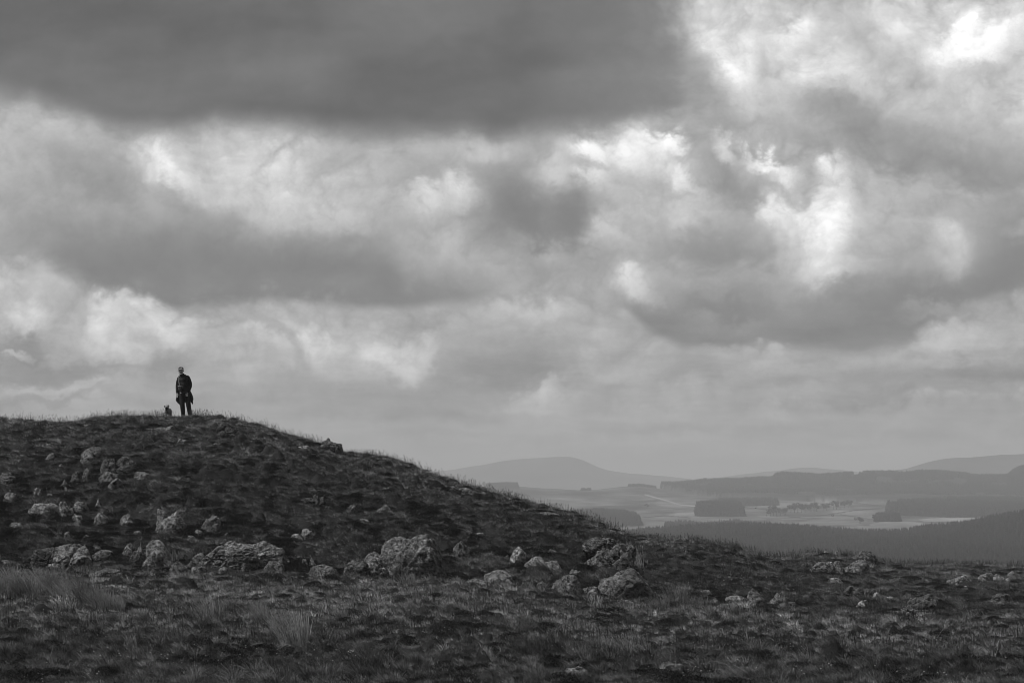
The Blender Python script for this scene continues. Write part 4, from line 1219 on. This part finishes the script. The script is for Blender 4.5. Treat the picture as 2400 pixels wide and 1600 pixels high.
Bd.tubeh([hc + (-.072, -.02, -.03), hc + (-.058, -.058, -.070), hc + (-.025, -.085, -.098), hc + (0, -.095, -.106), hc + (.025, -.085, -.098), hc + (.058, -.058, -.070), hc + (.072, -.02, -.03)], [(.016, .010), (.020, .014), (.022, .016), (.022, .018), (.022, .016), (.020, .014), (.016, .010)], side=(0, 0, 1))
Bd.tubeh([hc + (-.030, -.090, -.048), hc + (0, -.104, -.042), hc + (.030, -.090, -.048)], [.007, .009, .007], side=(0, 0, 1))
Bd.build('beard', m_beard, person, 0.005, 0)
for sx in (-1, 1):
    E = Sculpt(); E.ballh(hc + (sx * .030, -.080, .006), (.013, .010, .008)); E.build('eye', m_eye, person, None)
# cross-body strap with its pouch, and the belt buckle
St = Sculpt()
St.tube([(-.27, .0, 1.49), (-.285, -.09, 1.40), (-.265, -.138, 1.28), (-.235, -.160, 1.16), (-.20, -.168, 1.08)], [(.019, .005)] * 5, side=(1, .3, 0))
St.tube([(-.235, -.150, 1.40), (-.245, -.160, 1.28), (-.225, -.166, 1.16)], [(.010, .005)] * 3, side=(1, 0, 0))
St.build('strap', m_strap, person, 0.005, 0)
Po = Sculpt()
Po.tube([(-.285, -.165, 1.10), (-.235, -.185, 1.10), (-.185, -.185, 1.10)], [(.030, .028), (.036, .032), (.030, .028)], side=(0, 0, 1))
Po.tube([(-.185, -.19, 1.105), (-.15, -.175, 1.10), (-.115, -.165, 1.095)], [(.012, .012), (.014, .012), (.011, .010)], side=(0, 0, 1))
Po.tube([(-.255, -.175, 1.08), (-.250, -.172, 1.02), (-.245, -.165, .96)], [(.016, .010), (.020, .012), (.010, .006)])
Po.build('pouch', m_strap, person, 0.005, 0)
Bk = Sculpt(); Bk.ball((-.185, -.150, .865), (.024, .012, .013)); Bk.build('belt_buckle', m_brim, person, 0.004, 0)
person.scale = (S, S, S)
person.location = (wx, WY, float(ground(np.array([wx]), np.array([WY]))[0]) - 0.035)

# the dog: a small rough-coated terrier facing the camera, its body turned away to the right
dog = bpy.data.objects.new('dog', None); link(dog)
dx = wpt(394.5)
dog.location = (dx, WY - 0.25, float(ground(np.array([dx]), np.array([WY - 0.25]))[0]) - 0.035)
dog.rotation_euler = (0, 0, 0.10)
tag(dog, 'small rough-coated terrier with dark muzzle and ears standing left of the man', 'dog')
m_fur = flat_mat('wiry fur', 0.24, 0.95, 0.1, 0.6, 60)
m_furd = flat_mat('dark fur', 0.025, 0.9, 0.1, 0.4, 60)
D = Sculpt()
D.tube([(-.005, -.10, .255), (.005, -.03, .262), (.025, .07, .262), (.050, .18, .262), (.068, .27, .268), (.072, .31, .262)], [(.060, .066), (.090, .104), (.092, .108), (.082, .092), (.076, .088), (.040, .05)])
D.tube([(.0, -.06, .28), (-.012, -.11, .335), (-.022, -.135, .385)], [(.078, .074), (.070, .066), (.060, .056)])
hd = np.array([-.025, -.160, .398])
D.tube([hd + (0, .055, .01), hd + (0, .02, .012), hd + (0, -.03, .004), hd + (0, -.065, -.016), hd + (0, -.105, -.026), hd + (0, -.118, -.028)], [(.055, .045), (.080, .064), (.074, .056), (.044, .040), (.030, .028), (.016, .016)])
D.ball(hd + (-.034, -.035, -.030), (.022, .03, .024)); D.ball(hd + (.034, -.035, -.030), (.022, .03, .024))
for sx in (-1, 1):      # front legs: shoulder, elbow, wrist, paw
    D.tube([(sx * .045, -.055, .24), (sx * .048, -.035, .17), (sx * .046, -.055, .09), (sx * .046, -.060, .03)], [.042, .034, .026, .022])
    D.tube([(sx * .046, -.045, .016), (sx * .046, -.075, .016), (sx * .046, -.098, .012)], [.019, .022, .014])
for sx in (-1, 1):      # hind legs: thigh, stifle forward, hock back, shank down
    b = np.array([.068 + sx * .045, .27, 0])
    D.tube([b + (0, 0, .25), b + (0, -.045, .17), b + (0, .045, .095), b + (0, .035, .03)], [(.038, .055), (.030, .036), (.017, .020), (.015, .016)])
    D.tube([b + (0, .045, .015), b + (0, .01, .016), b + (0, -.012, .012)], [.017, .020, .013])
D.tube([(.075, .30, .29), (.085, .34, .33), (.088, .37, .36)], [.018, .014, .007])
# ragged coat: short tufts standing off the skin
rs5 = np.random.default_rng(5)
D.build('body', m_fur, dog, 0.006, 1)
def tufts(name, mat, parent, regs, n, L_):
    vs, fs = [], []
    for k in range(n):
        c, r = regs[rs5.integers(0, len(regs))]
        d = rs5.normal(size=3); d /= np.linalg.norm(d)
        p = np.array(c) + d * np.array(r)
        t = d * 0.6 + np.array([0, 0.2, -0.9]) * 0.7; s = np.cross(t, rs5.normal(size=3)); s /= np.linalg.norm(s)
        i = len(vs); vs += [tuple(p - s * .004), tuple(p + s * .004), tuple(p + t * L_ * rs5.uniform(.6, 1.2))]; fs.append((i, i + 1, i + 2))
    me = bpy.data.meshes.new(name); me.from_pydata(vs, [], fs); me.materials.append(mat)
    return link(bpy.data.objects.new(name, me), parent)
tufts('coat_fringe', m_fur, dog, [((0, -.03, .25), (.075, .07, .095)), ((.025, .07, .25), (.077, .07, .10)), ((.050, .18, .25), (.068, .06, .082)), ((-.01, -.10, .30), (.055, .05, .06)),
      ((.045, -.05, .12), (.025, .025, .08)), ((-.045, -.05, .12), (.025, .025, .08)), (tuple(hd), (.055, .05, .048)), ((.11, .27, .17), (.04, .05, .06))], 1500, .028)
Mz = Sculpt()
Mz.tube([hd + (0, -.058, -.018), hd + (0, -.095, -.028), hd + (0, -.122, -.030)], [(.038, .036), (.033, .031), (.020, .019)])
Mz.tube([hd + (0, -.075, -.045), hd + (0, -.07, -.085), hd + (.002, -.05, -.115)], [(.032, .022), (.036, .022), (.020, .014)])
Mz.build('muzzle', m_furd, dog, 0.005, 0)
for sx, up in ((-1, -.004), (1, .012)):        # triangular ears, the tips folded over
    Er = Sculpt()
    Er.tube([hd + (sx * .050, .004, .022), hd + (sx * .066, -.006, .028 + up), hd + (sx * .078, -.024, .012 + up), hd + (sx * .082, -.040, -.014 + up)], [(.030, .022), (.024, .020), (.018, .016), (.006, .005)], side=(-.3 * sx, .1, 1))
    Er.build('ear', m_furd, dog, 0.004, 0)
    Ey = Sculpt(); Ey.ball(hd + (sx * .026, -.066, .018), (.009, .007, .008)); Ey.build('eye', m_eye, dog, None)

# ------------------------------------------------------------------ the valley and the far hills
FARA = np.array([(-600, 1128), (600, 1126), (900, 1120), (1033, 1103), (1069, 1099), (1122, 1090), (1179, 1080), (1230, 1074), (1281, 1072), (1301, 1070), (1321, 1069.5), (1340, 1070.5), (1352, 1073), (1370, 1079.5),
  (1398, 1093), (1421, 1101), (1450, 1106), (1485, 1110), (1561, 1115), (1600, 1120), (1640, 1124), (1680, 1119.6), (1737, 1111), (1800, 1104), (1829, 1102), (1860, 1096.5), (1906, 1095),
  (1940, 1098.5), (1986, 1102), (2040, 1110), (2100, 1120), (2600, 1126), (3600, 1130)], float)
FARC = np.array([(-600, 1160), (1990, 1150), (2060, 1108), (2093, 1102), (2128, 1097), (2174, 1082), (2212, 1074.5), (2273, 1071), (2342, 1065.6), (2400, 1063), (2500, 1061), (2700, 1068), (3000, 1090), (3600, 1110)], float)
MID = np.array([(-600, 1150), (800, 1146), (1139, 1141), (1180, 1139), (1213, 1139), (1255, 1143), (1293, 1145), (1332, 1147), (1362, 1149), (1385, 1148), (1434, 1143), (1472, 1140), (1500, 1138), (1538, 1143), (1577, 1145),
  (1645, 1138), (1737, 1135), (1812, 1132), (1816, 1124), (1844, 1121), (1921, 1126), (1990, 1121), (2112, 1118), (2196, 1117), (2258, 1123), (2281, 1127), (2334, 1126), (2364, 1127), (2373, 1113), (2400, 1106), (2480, 1100),
  (2700, 1100), (3600, 1125)], float)
NEARW = np.array([(-600, 1290), (1300, 1280), (1430, 1262), (1517, 1252), (1577, 1251), (1615, 1246), (1672, 1243), (1749, 1241), (1825, 1241), (1902, 1245), (1997, 1250), (2070, 1252), (2128, 1249), (2170, 1240), (2208, 1237),
  (2265, 1231), (2315, 1219), (2342, 1215), (2388, 1208), (2440, 1200), (2700, 1190), (3600, 1200)], float)

DK = np.array([128, 420, 1500, 2000, 2620, 2950, 3250, 3900, 4500, 5100, 6100, 6900, 8200, 9600, 10600, 12600, 14200, 15500], float)
def far_knots(px):
    rows = {}
    z = np.zeros((len(DK),) + px.shape)
    def rz(row, d): return -(row - HZ) * d / FOC
    z[0] = ground_smooth((px - 1200) / FOC * 128.0, np.full(px.shape, 128.0)) - 1.5
    z[1] = -32
    z[2] = rz(1352 + 0 * px, 1500); z[3] = rz(1310 + 0 * px, 2000)
    nw = smooth_interp(NEARW, px, 10) + 8.0 + 6.5 * sstep(1650, 2100, px)
    z[3] = np.minimum(z[3], rz(nw + 45, 2000))
    z[4] = rz(nw, 2620); z[5] = rz(nw + 18, 2950) - 6
    z[6] = rz(1243, 3250) + 0 * px; z[7] = rz(1212, 3900) + 0 * px; z[8] = rz(1187, 4500) + 0 * px; z[9] = rz(1172, 5100) + 0 * px
    z[10] = rz(smooth_interp(MID, px, 6), 6100); z[11] = z[10] - 40; z[12] = -35
    z[13] = rz(smooth_interp(FARC, px, 8), 9600); z[14] = -30; z[15] = rz(smooth_interp(FARA, px, 10), 12600); z[16] = -60; z[17] = -70
    return z

def far_height(px, d):
    """terrain beyond the hillside, px and d of the same shape"""
    z = far_knots(px)
    i = np.clip(np.searchsorted(DK, d, side='right') - 1, 0, len(DK) - 2)
    t = np.clip((d - DK[i]) / (DK[i + 1] - DK[i]), 0, 1)
    z0 = np.take_along_axis(z, i[None], 0)[0]; z1 = np.take_along_axis(z, i[None] + 1, 0)[0]
    steep = np.where(np.isin(i, (0,)), t, t * t * (3 - 2 * t))
    steep = np.where(np.isin(i, (6, 7, 8)), t, steep)
    zz = z0 + (z1 - z0) * steep
    x = (px - 1200) / FOC * d
    rl = fbm(x / 260, d / 420, 3, 201) * 8 * sstep(2700, 3300, d) * sstep(6000, 5200, d) + fbm(x / 700, d / 900, 3, 203) * 22 * sstep(6300, 8000, d) * (1 - np.exp(-((d - 12600) / 500) ** 2)) * (1 - np.exp(-((d - 9600) / 400) ** 2))
    rl = rl + fbm(x / 90, d / 140, 3, 205) * 2.5 * sstep(500, 1200, d) * (1 - np.exp(-((d - 2620) / 200) ** 2))
    return zz + rl

def in_poly(px, row, poly):
    """even-odd test, vectorised"""
    inside = np.zeros(px.shape, bool); n = len(poly)
    for a in range(n):
        x0, y0 = poly[a]; x1, y1 = poly[(a + 1) % n]
        if y0 == y1: continue
        c = ((y0 > row) != (y1 > row)) & (px < (x1 - x0) * (row - y0) / (y1 - y0) + x0)
        inside ^= c
    return inside

# woods as seen from here: (outline in px,row of their ground), tree height m, label
E_WOOD = [(1536, 1142), (1577, 1131), (1645, 1122), (1737, 1119), (1814, 1117), (1900, 1105), (1990, 1105), (2112, 1100), (2196, 1100), (2258, 1106), (2281, 1110), (2360, 1110), (2370, 1085), (2600, 1080),
          (2600, 1195), (2200, 1188), (2050, 1184), (1990, 1178), (1900, 1174), (1800, 1172), (1700, 1168), (1640, 1160), (1590, 1152)]
pcols = np.concatenate([np.arange(-1500, 900, 40), np.arange(900, 2480, 3.0), np.arange(2480, 3600, 40)])
dr = [128.0]
while dr[-1] < 15500:
    d = dr[-1]
    st = d * 0.03
    if 1200 < d < 3000: st = d * 0.008
    if 3000 <= d < 6500: st = 16
    if d >= 6500: st = d * 0.011
    dr.append(d + st)
dr = np.array(dr)
PX, DD = np.meshgrid(pcols, dr)
ZZ = far_height(PX, DD)
ROW = HZ - FOC * ZZ / DD
XX = (PX - 1200) / FOC * DD
# land cover: pasture, rough moor, wood floor (plus sunlight painted on the bright strip)
valley = sstep(3000, 3250, DD) * sstep(5600, 5000, DD)
fieldn = fbm(XX / 170, DD / 420, 2, 301)
cell = fbm(XX / 75, DD / 240, 2, 305)
alb = 0.052 + 0.05 * fbm(XX / 200, DD / 420, 4, 310)
alb = alb + valley * (0.02 + 0.03 * np.where(fieldn > 0.05, 1, 0) + 0.025 * np.where(cell > 0.12, 1, 0) - 0.02 * np.where(cell < -0.15, 1, 0))
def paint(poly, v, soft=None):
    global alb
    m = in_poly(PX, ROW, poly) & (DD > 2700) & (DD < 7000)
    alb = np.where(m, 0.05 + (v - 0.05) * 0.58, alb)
paint([(1500, 1186), (1560, 1168), (1660, 1168), (1700, 1176), (1640, 1190), (1560, 1194)], 0.13)
paint([(1500, 1205), (1640, 1200), (1640, 1212), (1500, 1226)], 0.17)
paint([(1740, 1183), (1830, 1177), (1980, 1173), (2000, 1180), (1900, 1186), (1800, 1190), (1742, 1190)], 0.19)
paint([(1745, 1193), (1900, 1192), (2076, 1185), (2076, 1199), (1960, 1203), (1830, 1206), (1745, 1205)], 0.16)
paint([(1640, 1213), (1760, 1210), (1800, 1216), (1700, 1224)], 0.14)
paint([(1830, 1215), (1980, 1209), (2050, 1217), (2050, 1228), (1950, 1233), (1840, 1226)], 0.13)
paint([(2040, 1226), (2080, 1221), (2140, 1222), (2180, 1230), (2120, 1238), (2040, 1238)], 0.24)
paint([(2150, 1217), (2210, 1211), (2300, 1209), (2360, 1199), (2400, 1193), (2440, 1190), (2440, 1200), (2330, 1214), (2250, 1222), (2170, 1222)], 0.30)  # bright strip: sunlight on the fields put into their albedo
paint([(1950, 1234), (2040, 1231), (2150, 1240), (2100, 1246), (1980, 1242)], 0.22)
# walls and tracks
def line(pts, w, v):
    global alb
    P = np.array(pts, float); rr = np.interp(PX, P[:, 0], P[:, 1])
    m = (PX > P[0, 0]) & (PX < P[-1, 0]) & (np.abs(ROW - rr) < w * 1.4) & (DD > 2700) & (DD < 6500)
    alb = np.where(m, v, alb)
alb = np.where((DD > 2700) & (DD < 6500), alb * (1 + 1.1 * fbm(XX / 60, DD / 200, 3, 333)) + 0.05 * (fbm(XX / 120, DD / 90, 2, 340) > 0.3), alb)
line([(1510, 1158), (1560, 1172), (1600, 1184), (1640, 1186)], 1.0, 0.24)
line([(1505, 1212), (1560, 1208), (1620, 1213)], 0.8, 0.03)
line([(1745, 1188), (1800, 1194), (1850, 1190)], 0.8, 0.03)
line([(1850, 1212), (1930, 1207), (2000, 1196), (2078, 1188)], 0.9, 0.035)
line([(1640, 1198), (1500, 1202)][::-1], 0.8, 0.05)
line([(1960, 1173), (2078, 1187)], 0.9, 0.04)
line([(1970, 1205), (2040, 1216), (2100, 1219)], 0.8, 0.05)
paint([(2096, 1152), (2112, 1151), (2116, 1155), (2100, 1157)], 0.30)
paint([(2160, 1166), (2240, 1165), (2250, 1169), (2170, 1171)], 0.16)
wood_e = in_poly(PX, ROW, E_WOOD) & (DD > 5000) & (DD < 6600)
alb = np.where(wood_e & (ROW > 1150) & (ROW < 1160) & (PX > 2090) & (PX < 2120), alb, np.where(wood_e, 0.03, alb))
near_wood = (DD > 1300) & (DD < 2750)
alb = np.where(near_wood, 0.035, alb)
alb = np.where((DD > 2050) & (DD < 2450) & in_poly(PX, ROW, [(2060, 1257), (2120, 1252), (2130, 1256), (2080, 1260)]), 0.12, alb)
ZZ = ZZ + np.where(wood_e, 9.0, 0)
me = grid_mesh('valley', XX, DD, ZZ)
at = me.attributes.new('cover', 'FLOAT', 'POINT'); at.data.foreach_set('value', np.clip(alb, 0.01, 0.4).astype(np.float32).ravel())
m_far, N = new_mat('valley land')
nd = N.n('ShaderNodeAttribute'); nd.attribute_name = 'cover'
gp = N.n('ShaderNodeNewGeometry').outputs['Position']
ff = N.noise(gp, 0.03, 5, 0.6)
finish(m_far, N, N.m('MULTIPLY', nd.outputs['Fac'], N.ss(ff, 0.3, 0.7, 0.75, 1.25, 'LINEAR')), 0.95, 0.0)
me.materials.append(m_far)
tag(link(bpy.data.objects.new('valley', me)), kind='structure')
# land far beyond and round about, so that the ground reaches the horizon
bm = bmesh.new(); bmesh.ops.create_grid(bm, x_segments=24, y_segments=24, size=17000)
me = bpy.data.meshes.new('low_land'); bm.to_mesh(me); bm.free(); me.materials.append(m_far)
a = me.attributes.new('cover', 'FLOAT', 'POINT'); a.data.foreach_set('value', np.full(len(me.vertices), 0.08, np.float32))
o = tag(link(bpy.data.objects.new('low_land', me)), kind='structure'); o.location = (0, 8000, -110)

# conifers
m_con = flat_mat('conifer needles', 0.014, 1.0, 0.0, 0.3, 0.3)
m_dec = flat_mat('broadleaf crown', 0.03, 1.0, 0.0, 0.3, 3.0)
m_bark = flat_mat('bark', 0.05, 0.95)
def conifer(rs, h=1.0, layers=7, seg=9, r=0.19):
    vs, fs = [], []
    for k in range(layers):
        z0 = 0.08 + 0.86 * k / layers; z1 = min(z0 + 0.24, 1.0); rr = r * (1 - k / (layers + 0.3)) * rs.uniform(0.85, 1.15)
        c = len(vs); vs.append((0, 0, z1))
        for i in range(seg):
            a = 2 * math.pi * i / seg + k; q = rr * rs.uniform(0.6, 1.25)
            vs.append((q * math.cos(a), q * math.sin(a), z0 + rs.uniform(-0.03, 0.03)))
        for i in range(seg): fs.append((c, c + 1 + i, c + 1 + (i + 1) % seg, c))
    f3 = np.array(fs)[:, :3]
    return np.array(vs), f3
rsc = np.random.default_rng(8)
def con_kinds(): return [proto('conifer', *conifer(rsc), m_con) for _ in range(4)]
def wood(name, label, px, d, hmin, hmax, seed, sink=1.0, slim=1.0):
    r_ = np.random.default_rng(seed); n = len(px)
    x = (px - 1200) / FOC * d; z = far_height(px, d) - sink
    h = hmin + (hmax - hmin) * r_.uniform(0, 1, n) ** 1.6; fat = r_.uniform(1.1, 1.9, n) * slim
    scatter(name, con_kinds(), np.stack([x, d, z], -1), np.stack([x * 0, x * 0, r_.uniform(0, 6, n)], -1), np.stack([h * fat, h * fat, h], -1), r_.integers(0, 4, n), label, 'wood')
r_ = np.random.default_rng(91)
# near wood on the ridge below the hillside
n = 38000
px = r_.uniform(1000, 2700, n); d = 1750 + (2760 - 1750) * r_.uniform(0, 1, n) ** 0.55
k = (fbm(px / 28, d / 60, 2, 401) > -0.42) & ~((px < 1500) & (d > 2500) & (r_.uniform(0, 1, n) < 0.5))
wood('conifer_forest', 'dark spiky conifer forest on the nearest ridge below the fields', px[k], d[k], 8, 13.5, 1, 1.0, 0.75)
# wooded middle ridge
n = 26000
px = r_.uniform(1536, 2560, n); d = r_.uniform(5150, 6200, n)
z = far_height(px, d); row = HZ - FOC * z / d
k = in_poly(px, row + 2, E_WOOD) | (in_poly(px, row, E_WOOD)); k &= ~((px < 1812) & (r_.uniform(0, 1, n) < 0.2)) & (fbm(px / 60, d / 250, 2, 555) > -0.22)
wood('ridge_forest', 'long dark forest covering the middle ridge at the right', px[k], d[k], 14, 18, 2, 0)
def block(name, label, outline, dlo, dhi, n, hmin, hmax, seed):
    px = r_.uniform(min(p[0] for p in outline), max(p[0] for p in outline), n); d = r_.uniform(dlo, dhi, n)
    z = far_height(px, d); row = HZ - FOC * z / d
    k = in_poly(px, row, outline)
    wood(name, label, px[k], d[k], hmin, hmax, seed)
block('plantation', 'square dark plantation in the middle of the pale fields', [(1632, 1196), (1690, 1190), (1735, 1196), (1743, 1210), (1632, 1210)], 3300, 4600, 6000, 13, 17, 3)
block('plantation', 'long low plantation behind the square one', [(1684, 1178), (1823, 1178), (1824, 1184), (1740, 1186), (1684, 1188)], 4300, 5200, 7000, 10, 13, 4)
block('plantation', 'small dark copse on the pale field left of the bright strip', [(2054, 1216), (2108, 1216), (2109, 1222), (2052, 1222)], 3300, 4300, 5000, 9, 12, 5)
block('plantation', 'wide ragged plantation behind the bright strip at the right edge', [(2078, 1192), (2120, 1186), (2219, 1180), (2342, 1176), (2450, 1182), (2450, 1206), (2330, 1212), (2220, 1212), (2078, 1206)], 3200, 4900, 16000, 11, 16, 6)
block('plantation', 'blunt-ended plantation where the hillside meets the fields', [(1330, 1212), (1400, 1209), (1459, 1212), (1492, 1219), (1502, 1232), (1330, 1236)], 3100, 4300, 12000, 10, 14, 7)
block('plantation', 'low hazy wood just beyond the nearest forest ridge', [(1557, 1230), (1600, 1224), (1650, 1228), (1720, 1222), (1814, 1234), (1800, 1240), (1557, 1240)], 3000, 3700, 12000, 3, 7, 8)
block('plantation', 'rounded copse crowning the left end of the middle ridge', [(1141, 1138), (1160, 1136), (1213, 1138), (1216, 1146), (1141, 1146)], 5700, 6150, 4000, 8, 11, 9)
px = np.concatenate([r_.uniform(1362, 1385, 140), r_.uniform(1472, 1538, 420)]); d = r_.uniform(6000, 6110, len(px))
wood('ridge_trees', 'thin line of dark trees on the middle ridge left of the forest', px, d, 5, 8, 10)
# separate trees along the field edges
def crown(rs, h):
    vs, fs = [], []
    for k in range(5):
        c = np.array([rs.normal(0, .18), rs.normal(0, .18), rs.uniform(.45, .8)]) * h; r0 = h * rs.uniform(.16, .26)
        for q in range(70):
            d = rs.normal(size=3); d /= np.linalg.norm(d); p = c + d * r0 * rs.uniform(.6, 1.05) * np.array([1.1, 1.1, .85])
            s = np.cross(d, rs.normal(size=3)); s /= np.linalg.norm(s); t = np.cross(d, s); e = h * .045
            i = len(vs); vs += [p - s * e, p + t * e, p + s * e, p - t * e]; fs.append((i, i + 1, i + 2, i + 3))
    return mesh_from('crown', np.array(vs), np.array(fs))
rst = np.random.default_rng(14)
crowns = [crown(rst, 1.0) for _ in range(4)]
for c_ in crowns: c_.materials.append(m_dec)
tv, tf = [], []
for k in range(5):
    zz_ = [0, .15, .35, .55, .75][k]; rr_ = [.045, .032, .026, .018, .008][k]
    for i in range(7): a = i * 2 * math.pi / 7; tv.append((rr_ * math.cos(a) + .02 * zz_, rr_ * math.sin(a), zz_))
for k in range(4):
    for i in range(7): j = (i + 1) % 7; tf.append((k * 7 + i, k * 7 + j, (k + 1) * 7 + j, (k + 1) * 7 + i))
trunk_me = mesh_from('trunk', np.array(tv), np.array(tf)); trunk_me.materials.append(m_bark)
TREES = [(1797, 1209, 11), (1806, 1209, 14), (1813, 1209, 15), (1820, 1209, 12), (1829, 1208, 11), (1838, 1207, 10), (1841, 1206, 9), (1854, 1201, 12), (1862, 1201, 13), (1870, 1200, 14), (1878, 1200, 12), (1887, 1201, 13),
         (1901, 1199, 12), (1908, 1198, 13), (1914, 1198, 13), (1931, 1197, 11), (1938, 1196, 12), (1953, 1193, 13), (1961, 1193, 12), (1969, 1192, 12), (1979, 1190, 13), (1988, 1189, 12), (1995, 1188, 10),
         (2014, 1226, 8), (2017, 1226, 7), (2049, 1222, 9), (1745, 1192, 4), (1772, 1194, 4), (1950, 1212, 5), (1516, 1192, 8)]
ORD = ['first', 'second', 'third', 'fourth', 'fifth', 'sixth', 'seventh', 'eighth', 'ninth']
TREE_LABELS = ['%s tree from the left in the leftmost hazy clump right of the square plantation' % ORD[i] for i in range(7)]
TREE_LABELS += ['%s tree from the left in the middle hazy clump of the field-edge tree line' % ORD[i] for i in range(5)]
TREE_LABELS += ['%s of three close trees right of the middle clump in the tree line' % w for w in ('left', 'middle', 'right')]
TREE_LABELS += ['%s tree of the pair between the trio and the right-hand run' % w for w in ('left', 'right')]
TREE_LABELS += ['%s tree from the left in the right-hand run of the field-edge tree line' % ORD[i] for i in range(6)]
TREE_LABELS += ['left of two small bushes by the small dark copse', 'right of two small bushes by the small dark copse', 'lone tree touching the left side of the small dark copse',
  'small bush on the wall just right of the square plantation', 'small bush further along the wall right of the square plantation', 'tiny bush alone in the rough pasture left of the small copse', 'lone tree on the moor left of the square plantation']
for k, (p, rw, h) in enumerate(TREES):
    ds = np.linspace(3100, 5600, 600); rows = HZ - FOC * far_height(np.full(600, float(p)), ds) / ds
    j = int(np.argmin(np.abs(rows - rw))); d = float(ds[j])
    r = link(bpy.data.objects.new('tree', None))
    r.location = ((p - 1200) / FOC * d, d, float(far_height(np.array([float(p)]), np.array([d]))[0]) - 0.3)
    r.scale = (h * 1.1,) * 3; r.rotation_euler = (0, 0, k * 1.3)
    link(bpy.data.objects.new('crown', crowns[k % 4]), r); link(bpy.data.objects.new('trunk', trunk_me), r)
    tag(r, TREE_LABELS[k], 'tree', 'hazy trees along the valley field edges')

# ------------------------------------------------------------------ haze
bm = bmesh.new(); bmesh.ops.create_cube(bm, size=1.0)
for v in bm.verts:
    v.co.x *= 40000; v.co.y = v.co.y * 36000 + 8000; v.co.z = -111.5 if v.co.z < 0 else 135.0
me = bpy.data.meshes.new('haze'); bm.to_mesh(me); bm.free()
m_haze = bpy.data.materials.new('haze'); m_haze.use_nodes = True
m_haze.node_tree.nodes.clear()
N = NT(m_haze.node_tree)
pv = N.n('ShaderNodeVolumePrincipled'); pv.inputs['Color'].default_value = (0.80, 0.80, 0.80, 1); pv.inputs['Density'].default_value = HAZE
pv.inputs['Anisotropy'].default_value = 0.0
o_ = N.n('ShaderNodeOutputMaterial'); N.put(o_.inputs['Volume'], pv.outputs[0])
me.materials.append(m_haze)
tag(link(bpy.data.objects.new('haze', me)), kind='stuff', label='pale even haze filling the air over the valley', cat='haze')
